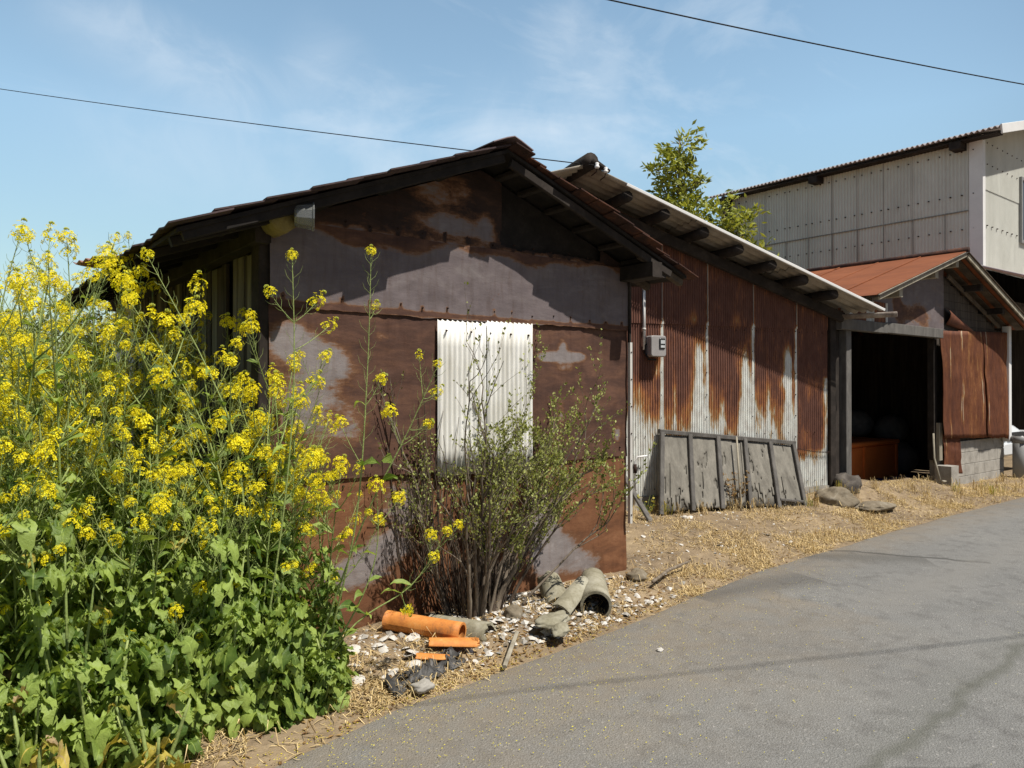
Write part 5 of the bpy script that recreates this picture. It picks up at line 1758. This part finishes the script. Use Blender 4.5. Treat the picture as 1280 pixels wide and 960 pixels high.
while len(pts) < 190 and tries < 20000:
    tries += 1
    x = r_.uniform(-4.2, 1.42)
    y = 3.40 + 5.2 * r_.random() ** 1.5
    if y > 4.05 and x > 1.25: continue
    if x < -.2 - (y - 3.3) * .75: continue
    md = .16 if y < 4.6 else .21
    if any((x - a) ** 2 + (y - b_) ** 2 < md * md for a, b_ in pts): continue
    pts.append((x, y))
for n_, (x, y) in enumerate(sorted(pts, key=lambda p: p[1])):
    k = r_.randrange(6)
    if y < 3.85 and r_.random() < .42:
        k = r_.randrange(2)
        place(tall[k], 20 + k, x, y, r_.uniform(.8, 1.1))
        continue
    if y < 3.75: k = r_.choice((1, 3))
    hh = protos[k].get('h', 1)
    s_ = r_.uniform(.85, 1.08)
    if y < 3.8: s_ *= .85
    place(protos[k], k, x, y, s_, (r_.uniform(-.12, .12), r_.uniform(-.12, .12)))
for x, y, s_ in ((1.34, 3.62, .95), (1.50, 3.72, .92), (1.22, 3.82, 1.0), (1.56, 3.52, .78), (1.66, 3.80, .80), (1.42, 3.90, 1.02), (1.12, 3.55, .95)):
    place(protos[1 if x < 1.4 else 3], 1 if x < 1.4 else 3, x, y, s_, (r_.uniform(-.06, .10), r_.uniform(0, .12)))
for n_ in range(22):
    x = -.35 + 1.95 * (n_ + r_.random() * .7) / 22
    y = edge_y(x) + r_.uniform(.14, .42) + (.1 if x < .3 else 0)
    k = r_.randrange(3)
    place(ros[k], 10 + k, x, y, r_.uniform(.8, 1.15))
old = leafy_plant(40, .30, 26, 'yellowing rapeseed rosette with withered leaves at the bottom edge of the flower patch', 'rape_leaf_old')
del old['group']
old.location = (.66, 3.06, .02)
old.scale = (1.3,) * 3
old = leafy_plant(41, .34, 26, 'withered pale rapeseed plant at the bottom left corner of the flower patch', 'rape_leaf_old')
del old['group']
old.location = (.27, 3.0, .02)
old.scale = (1.35,) * 3

# single stalks that stand out against the shed and the sky
def stalk(label, path, rad, heads, seed, pods=40, podfrac=.6, leaves=6):
    r = random.Random(seed)
    base = Vector(path[0])
    root = thing('rapeseed_stalk', label, 'rapeseed plant', base, 0)
    P = [Vector(p) - base for p in path]
    # smooth the path
    Q = []
    for i in range(len(P) - 1):
        p0, p1, p2, p3 = P[max(0, i - 1)], P[i], P[i + 1], P[min(len(P) - 1, i + 2)]
        for q in range(5):
            t = q / 5
            Q.append(.5 * ((2 * p1) + (p2 - p0) * t + (2 * p0 - 5 * p1 + 4 * p2 - p3) * t * t + (3 * p1 - p0 - 3 * p2 + p3) * t ** 3))
    Q.append(P[-1])
    sb, lb = MB(), MB()
    sb.tube(Q, list(np.linspace(rad, .0016, len(Q))), 6, 'rape_stem', var=.6)
    pods_into(sb, Q, r, podfrac, pods, .055)
    for k in range(leaves):
        p = Q[r.randint(2, max(3, len(Q) * 2 // 3))]
        a = r.uniform(0, 6.3)
        leaf_into(lb, p, (math.cos(a), math.sin(a), .5), r.uniform(.07, .14), r.uniform(.02, .045), r.uniform(.4, 1.2), r, lobed=False, n=5)
    hs_ = []
    for f, off, size in heads:
        j = min(len(Q) - 2, int(f * (len(Q) - 1)))
        p = Q[j]
        if off is None: hs_.append((Q[-1], Q[-1] - Q[-2], size))
        else:
            q = p + Vector(off)
            tw = bez(p, q, (0, 0, -.02), 6)
            sb.tube(tw, list(np.linspace(.0026, .0012, 6)), 5, 'rape_stem', var=r.uniform(.3, .9))
            pods_into(sb, tw, r, .6, 8, .04)
            hs_.append((q, tw[-1] - tw[-2], size))
    sb.build('stem', None, root)
    if leaves: lb.build('leaves', None, root)
    for p, d, s_ in hs_: head_at(root, p, d, r, s_)
    return root
stalk('longest rapeseed stalk with bare pods leaning left across the plank wall', [(1.18, 3.48, .3), (1.12, 3.52, 1.2), (1.0, 3.57, 1.62), (.76, 3.70, 2.16)], .007, [(1, None, .9)], 1, 46, .5)
stalk('rapeseed stalk with bare pods leaning left just under the longest one', [(1.16, 3.50, .3), (1.05, 3.56, 1.1), (.93, 3.62, 1.5), (.70, 3.76, 1.95)], .006, [(1, None, 1.1)], 2, 40, .5)
stalk('tallest upright rapeseed stalk in front of the rusty wall', [(1.50, 3.42, .2), (1.56, 3.20, .9), (1.58, 3.12, 1.6), (1.58, 3.08, 2.18)], .006, [(1, None, .75), (.82, (.03, .0, .06), .9), (.60, (.08, .0, .12), .9), (.52, (-.1, .02, .2), .9)], 3, 44, .5)
stalk('slender rapeseed stalk with a narrow bud tip before the rusty wall', [(1.20, 3.46, .2), (1.27, 3.34, 1.0), (1.30, 3.30, 1.6), (1.29, 3.30, 2.16)], .006, [(1, None, .6), (.80, (.10, -.02, .10), 1.0), (.80, (-.1, .03, .13), 1.0), (.74, (.16, -.02, .12), .9), (.66, (.1, .0, .1), .9)], 4, 34, .45)
stalk('rapeseed stalk of small flower heads reaching right to the edge of the white panel', [(1.46, 3.46, .2), (1.62, 3.24, .9), (1.78, 3.08, 1.35), (1.88, 2.98, 1.66)], .006, [(1, None, .8), (.86, (.06, -.02, .03), .8), (.8, (-.02, .0, .20), .9), (.72, (.08, -.04, .02), .9), (.66, (-.05, .02, .16), 1), (.6, (.12, -.05, .1), .9)], 5, 26, .4)
stalk('low rapeseed stalk bending right over the orange pipe', [(1.42, 3.42, .1), (1.64, 3.36, .38), (1.90, 3.26, .55), (2.05, 3.16, .82)], .006, [(1, None, .8), (.85, (.0, -.02, .14), .7), (.75, (.05, -.05, .09), .9), (.62, (.02, -.02, -.08), .8), (.9, (.1, -.05, .12), .7)], 6, 18, .4)
stalk('short rapeseed stalk with hanging leaves low in front of the rusty wall', [(1.38, 3.40, .1), (1.58, 3.30, .42), (1.68, 3.22, .74), (1.66, 3.18, 1.08)], .006, [(1, None, .9), (.85, (-.05, .0, .06), .7), (.8, (.10, -.02, .12), .8)], 7, 12, .3, 9)
stalk('rapeseed stalk standing up into the sky at the far left with one flower head', [(.30, 4.0, .2), (.26, 4.10, 1.2), (.22, 4.10, 1.8), (.30, 4.06, 2.26)], .006, [(1, None, 1.1), (.85, (.02, .0, .09), .7)], 8, 18, .35)
stalk('rapeseed stalk in the sky left of the eave with two stacked flower heads', [(.50, 3.95, .2), (.48, 3.98, 1.2), (.49, 3.95, 1.8), (.47, 3.94, 2.24)], .005, [(1, None, 1.0), (.95, (.01, 0, .0), 1.0)], 9, 26, .4)

# ------------------------------------------------------------------ the twiggy shrub against the wall
shrub = thing('twiggy_shrub', 'half bare many stemmed shrub with tiny leaves growing against the rusty wall', 'shrub', (2.80, 3.95, .05))
r_ = random.Random(17)
tb, fb = MB(), MB()
def leaf_small(b, p, d, s_, m, v):
    d = d.normalized()
    x = d.cross(Vector((r_.uniform(-1, 1), r_.uniform(-1, 1), r_.uniform(-1, 1)))).normalized()
    b.add([p, p + d * s_ * .5 + x * s_ * .3, p + d * s_, p + d * s_ * .5 - x * s_ * .3], [(0, 1, 2, 3)], m, v)
def twig(p, d, L, rad, depth, leaf):
    n = 5
    P = [p]
    for i in range(n):
        d = (d + Vector((r_.uniform(-.22, .22), r_.uniform(-.2, .2), r_.uniform(-.10, .18)))).normalized()
        q = P[-1] + d * L / n
        if q.y > .19: q.y = .19 - r_.uniform(0, .03)
        if q.x > .80: q.x = .80 + (q.x - .80) * .25
        P.append(q)
    tb.tube(P, list(np.linspace(rad, rad * .45, n + 1)), 4 if depth > 1 else 5, 'bark' if depth else 'bark', caps=False)
    if depth < 3:
        for k in range((3, 3, 2)[depth]):
            i = r_.randint(2, n)
            dd = (d + Vector((r_.uniform(-.8, .8), r_.uniform(-.7, .5), r_.uniform(-.2, .6)))).normalized()
            twig(P[i], dd, L * r_.uniform(.45, .7), rad * .5, depth + 1, leaf)
    if depth >= 1:
        for k in range(int(leaf * (5 if depth == 1 else 9))):
            i = r_.randint(1, n)
            leaf_small(fb, P[i] + Vector((r_.uniform(-.012, .012), r_.uniform(-.012, .012), r_.uniform(-.012, .012))), d + Vector((r_.uniform(-1, 1), r_.uniform(-1, 1), r_.uniform(-.5, 1))), r_.uniform(.013, .027), 'shrub_leaf', r_.random())
for k in range(34):
    f = (k + r_.random()) / 34
    a = -1 + 2 * f
    p = Vector((a * .17 + r_.uniform(-.03, .03), r_.uniform(-.12, .10), -.08))
    lean = a * .40 + .15 + r_.uniform(-.16, .16)
    d = Vector((lean, r_.uniform(-.28, .12), 1)).normalized()
    L = r_.uniform(.5, 1.12) * (1.05 - .12 * abs(a))
    n = 7
    P = [p]
    for i in range(n):
        d = (d + Vector((r_.uniform(-.12, .12) + lean * .05, r_.uniform(-.1, .08), r_.uniform(-.08, .10)))).normalized()
        q = P[-1] + d * L / n
        if q.y > .18: q.y = .18
        P.append(q)
    rad = r_.uniform(.006, .020)
    tb.tube(P, list(np.linspace(rad * 1.3, rad * .5, n + 1)), 6, 'bark_dark' if r_.random() < .35 else 'bark', caps=False)
    leaf = 1.9 if a > -.35 else .7
    for q in range(2 if a < .0 else 3): twig(P[r_.randint(n - 3, n)], (d + Vector((r_.uniform(-.5, .5), r_.uniform(-.5, .2), r_.uniform(0, .5)))).normalized(), r_.uniform(.28, .52), rad * .45, 1, leaf)
    if r_.random() < .5: twig(P[-1], d, r_.uniform(.4, .7), rad * .5, 1, leaf)
for k in range(90):                                         # dead fibrous shoots hugging the base
    a = r_.uniform(-1, 1)
    p = Vector((a * .2, r_.uniform(-.1, .16), -.05))
    q = p + Vector((a * .22 + r_.uniform(-.1, .1), r_.uniform(-.05, .05), r_.uniform(.3, .75)))
    q.y = min(q.y, .18)
    tb.tube(bez(p, q, (r_.uniform(-.05, .05), r_.uniform(-.05, .02), 0), 6), [.005, .005, .004, .003, .003, .002], 4, 'bark_dark', caps=False)
tb.build('stems', None, shrub)
fb.build('foliage', None, shrub)
# a dark creeper mat behind it, at the left edge of the white panel
crp = thing('dead_creeper', 'dark dead creeper clinging to the rusty wall at the left edge of the white panel', 'creeper', (2.55, 4.12, .4))
tb, fb = MB(), MB()
for k in range(60):
    x = r_.gauss(-.05, .09)
    z0 = r_.uniform(-.3, .5)
    tb.tube(bez((x, .0, z0), (x + r_.uniform(-.12, .10), -.01, z0 + r_.uniform(.25, .75)), (r_.uniform(-.06, .06), -.05, 0), 6), [.005, .004, .004, .003, .002, .002], 4, 'bark_dark', caps=False)
for k in range(700):
    x, z = r_.gauss(-.1, .08), r_.uniform(.2, .85)
    leaf_small(fb, Vector((x, r_.uniform(-.06, .02), z)), Vector((r_.uniform(-1, 1), r_.uniform(-1, .2), r_.uniform(-1, 1))), r_.uniform(.012, .022), 'shrub_leaf', r_.random() * .5)
tb.build('stems', None, crp)
fb.build('foliage', None, crp)

# dry weed in front of the old panel
weed = thing('dry_weed', 'dry brown weed standing in front of the old wooden panel', 'weed', (7.22, 5.08, .14))
tb, fb = MB(), MB()
for k in range(26):
    a = r_.uniform(0, 6.3)
    L = r_.uniform(.2, .46)
    P = bez((r_.uniform(-.05, .05), r_.uniform(-.04, .04), 0), (math.cos(a) * .16, math.sin(a) * .12, L), (r_.uniform(-.04, .04), 0, .05), 6)
    tb.tube(P, [.004, .003, .003, .002, .002, .001], 4, 'straw', caps=False, var=r_.random() * .5)
    for q in range(14): leaf_small(fb, P[r_.randint(1, 5)], Vector((r_.uniform(-1, 1), r_.uniform(-1, 1), r_.uniform(-.6, 1))), r_.uniform(.02, .045), 'dry_leaf', r_.random())
tb.build('stems', None, weed)
fb.build('leaves', None, weed)
gw = thing('green_weed', 'small green and yellow weed at the foot of the propped grey plank', 'weed', (6.0, 5.35, .14))
tb, fb = MB(), MB()
for k in range(14):
    a = r_.uniform(0, 6.3)
    P = bez((0, 0, 0), (math.cos(a) * .12, math.sin(a) * .08, r_.uniform(.1, .28)), (0, 0, .03), 5)
    tb.tube(P, [.003, .002, .002, .002, .001], 4, 'rape_stem', caps=False)
    for q in range(7): leaf_small(fb, P[r_.randint(1, 4)], Vector((r_.uniform(-1, 1), r_.uniform(-1, 1), r_.uniform(-.4, 1))), r_.uniform(.02, .04), 'rape_leaf_old', r_.random() * .7)
tb.build('stems', None, gw)
fb.build('leaves', None, gw)

# ------------------------------------------------------------------ trees behind
def leaf_tree(name, label, loc, h, trunk_r, crowns, nleaf, ls, m='tree_leaf', seed=3, cat='tree'):
    """trunk with limbs running to leaf clumps; crowns = (x, y, z, radius) of the clumps"""
    r = random.Random(seed)
    root = thing(name, label, cat, loc)
    tb, fb = MB(), MB()
    main = [Vector((.06 * fbm(k * .5, seed), .06 * fbm(k * .5, seed + 5), h * k / 12 - .1)) for k in range(13)]
    tb.tube(main, list(np.linspace(trunk_r, trunk_r * .14, 13)), 9, 'bark')
    for (x, y, z, rad) in crowns:
        c = Vector((x, y, z))
        zb = max(.3, z - math.hypot(x, y) * .9 - .15)
        p = main[min(12, int(zb / h * 12))]
        tb.tube(bez(p, c, (0, 0, -.08), 7), list(np.linspace(trunk_r * .32, .008, 7)), 5, 'bark')
        for s_ in range(7):
            d = Vector((r.gauss(0, 1), r.gauss(0, 1), r.gauss(0, .8))).normalized()
            tip = c + d * rad * r.uniform(.55, 1.0)
            tb.tube([c, (c + tip) / 2 + Vector((0, 0, .02)), tip], [.008, .006, .003], 4, 'bark', caps=False)
        n = int(nleaf * rad * rad)
        sub = [c + Vector((r.gauss(0, .5), r.gauss(0, .5), r.gauss(0, .42))) * rad for _ in range(9)]
        for k in range(n):
            q = sub[k % 9] + Vector((r.gauss(0, .24), r.gauss(0, .24), r.gauss(0, .20))) * rad
            d = ((q - c).normalized() * .6 + Vector((r.uniform(-1, 1), r.uniform(-1, 1), r.uniform(-.6, .8)))).normalized()
            x_ = d.cross(Vector((r.uniform(-1, 1), r.uniform(-1, 1), r.uniform(-1, 1)))).normalized()
            L = ls * r.uniform(.7, 1.2)
            nn = d.cross(x_)
            fb.add([q, q + d * L * .45 + x_ * L * .20 + nn * L * .05, q + d * L - nn * L * .06, q + d * L * .45 - x_ * L * .20 + nn * L * .05], [(0, 1, 2, 3)], m, r.random())
    tb.build('trunk', None, root)
    fb.build('crown', None, root)
    return root
# direction along which the picture plane runs at that bearing: right-hand vector
RV = Vector((.788, -.616, 0))
def side(k, z, rad, deep=0): return (RV.x * k + .6 * deep, RV.y * k + .78 * deep, z, rad)
leaf_tree('evergreen_tree', 'slender young evergreen tree with open leafy branches rising behind the long shed roof', (11.95, 9.75, -.12), 6.85, .10,
          [side(.05, 6.65, .30), side(-.10, 6.3, .26), side(.18, 6.2, .28), side(-.42, 6.12, .22), side(-.20, 6.05, .22), side(.30, 5.85, .24), side(-.32, 5.6, .26), side(.08, 5.65, .34), side(.34, 5.45, .24), side(-.12, 5.35, .36, .2), side(-.45, 5.3, .26), side(.30, 5.15, .22), side(-.3, 5.0, .4), side(.05, 4.8, .5), side(-.05, 4.3, .55)], 2300, .15, seed=3)
leaf_tree('evergreen_tree', 'broad leafy evergreen crown behind the long shed roof, right of the slender tree', (12.35, 8.95, 0), 4.9, .10,
          [side(.0, 4.9, .42), side(.45, 4.75, .40), side(-.4, 4.8, .36), side(.2, 4.4, .5), side(.35, 4.1, .4)], 1500, .15, seed=8)
leaf_tree('evergreen_tree', 'dark tree top just showing behind the long shed roof, left of the slender tree', (12.0, 12.2, 0), 6.3, .10,
          [side(-.9, 6.1, .35), side(-1.1, 5.8, .4), side(-.5, 5.6, .5), side(-.9, 5.3, .6)], 1200, .11, 'hedge_leaf', seed=12)
# far hedge line beyond the flower field
r_ = random.Random(55)
for k in range(15):
    x, y = -22 + 2.2 * k + r_.uniform(-.5, .5), 27 + r_.uniform(-2, 2) + k * .3
    h = r_.uniform(3.6, 5.0)
    leaf_tree('distant_bush', 'dark green bush in the far hedge line beyond the flowers', (x, y, 0), h * .9, .08,
              [(r_.uniform(-1.1, 1.1), r_.uniform(-.5, .5), h * r_.uniform(.25, .95), r_.uniform(.7, 1.1)) for _ in range(11)], 170, .28, 'hedge_leaf', 60 + k, 'bush')['group'] = 'bushes of the far hedge line'
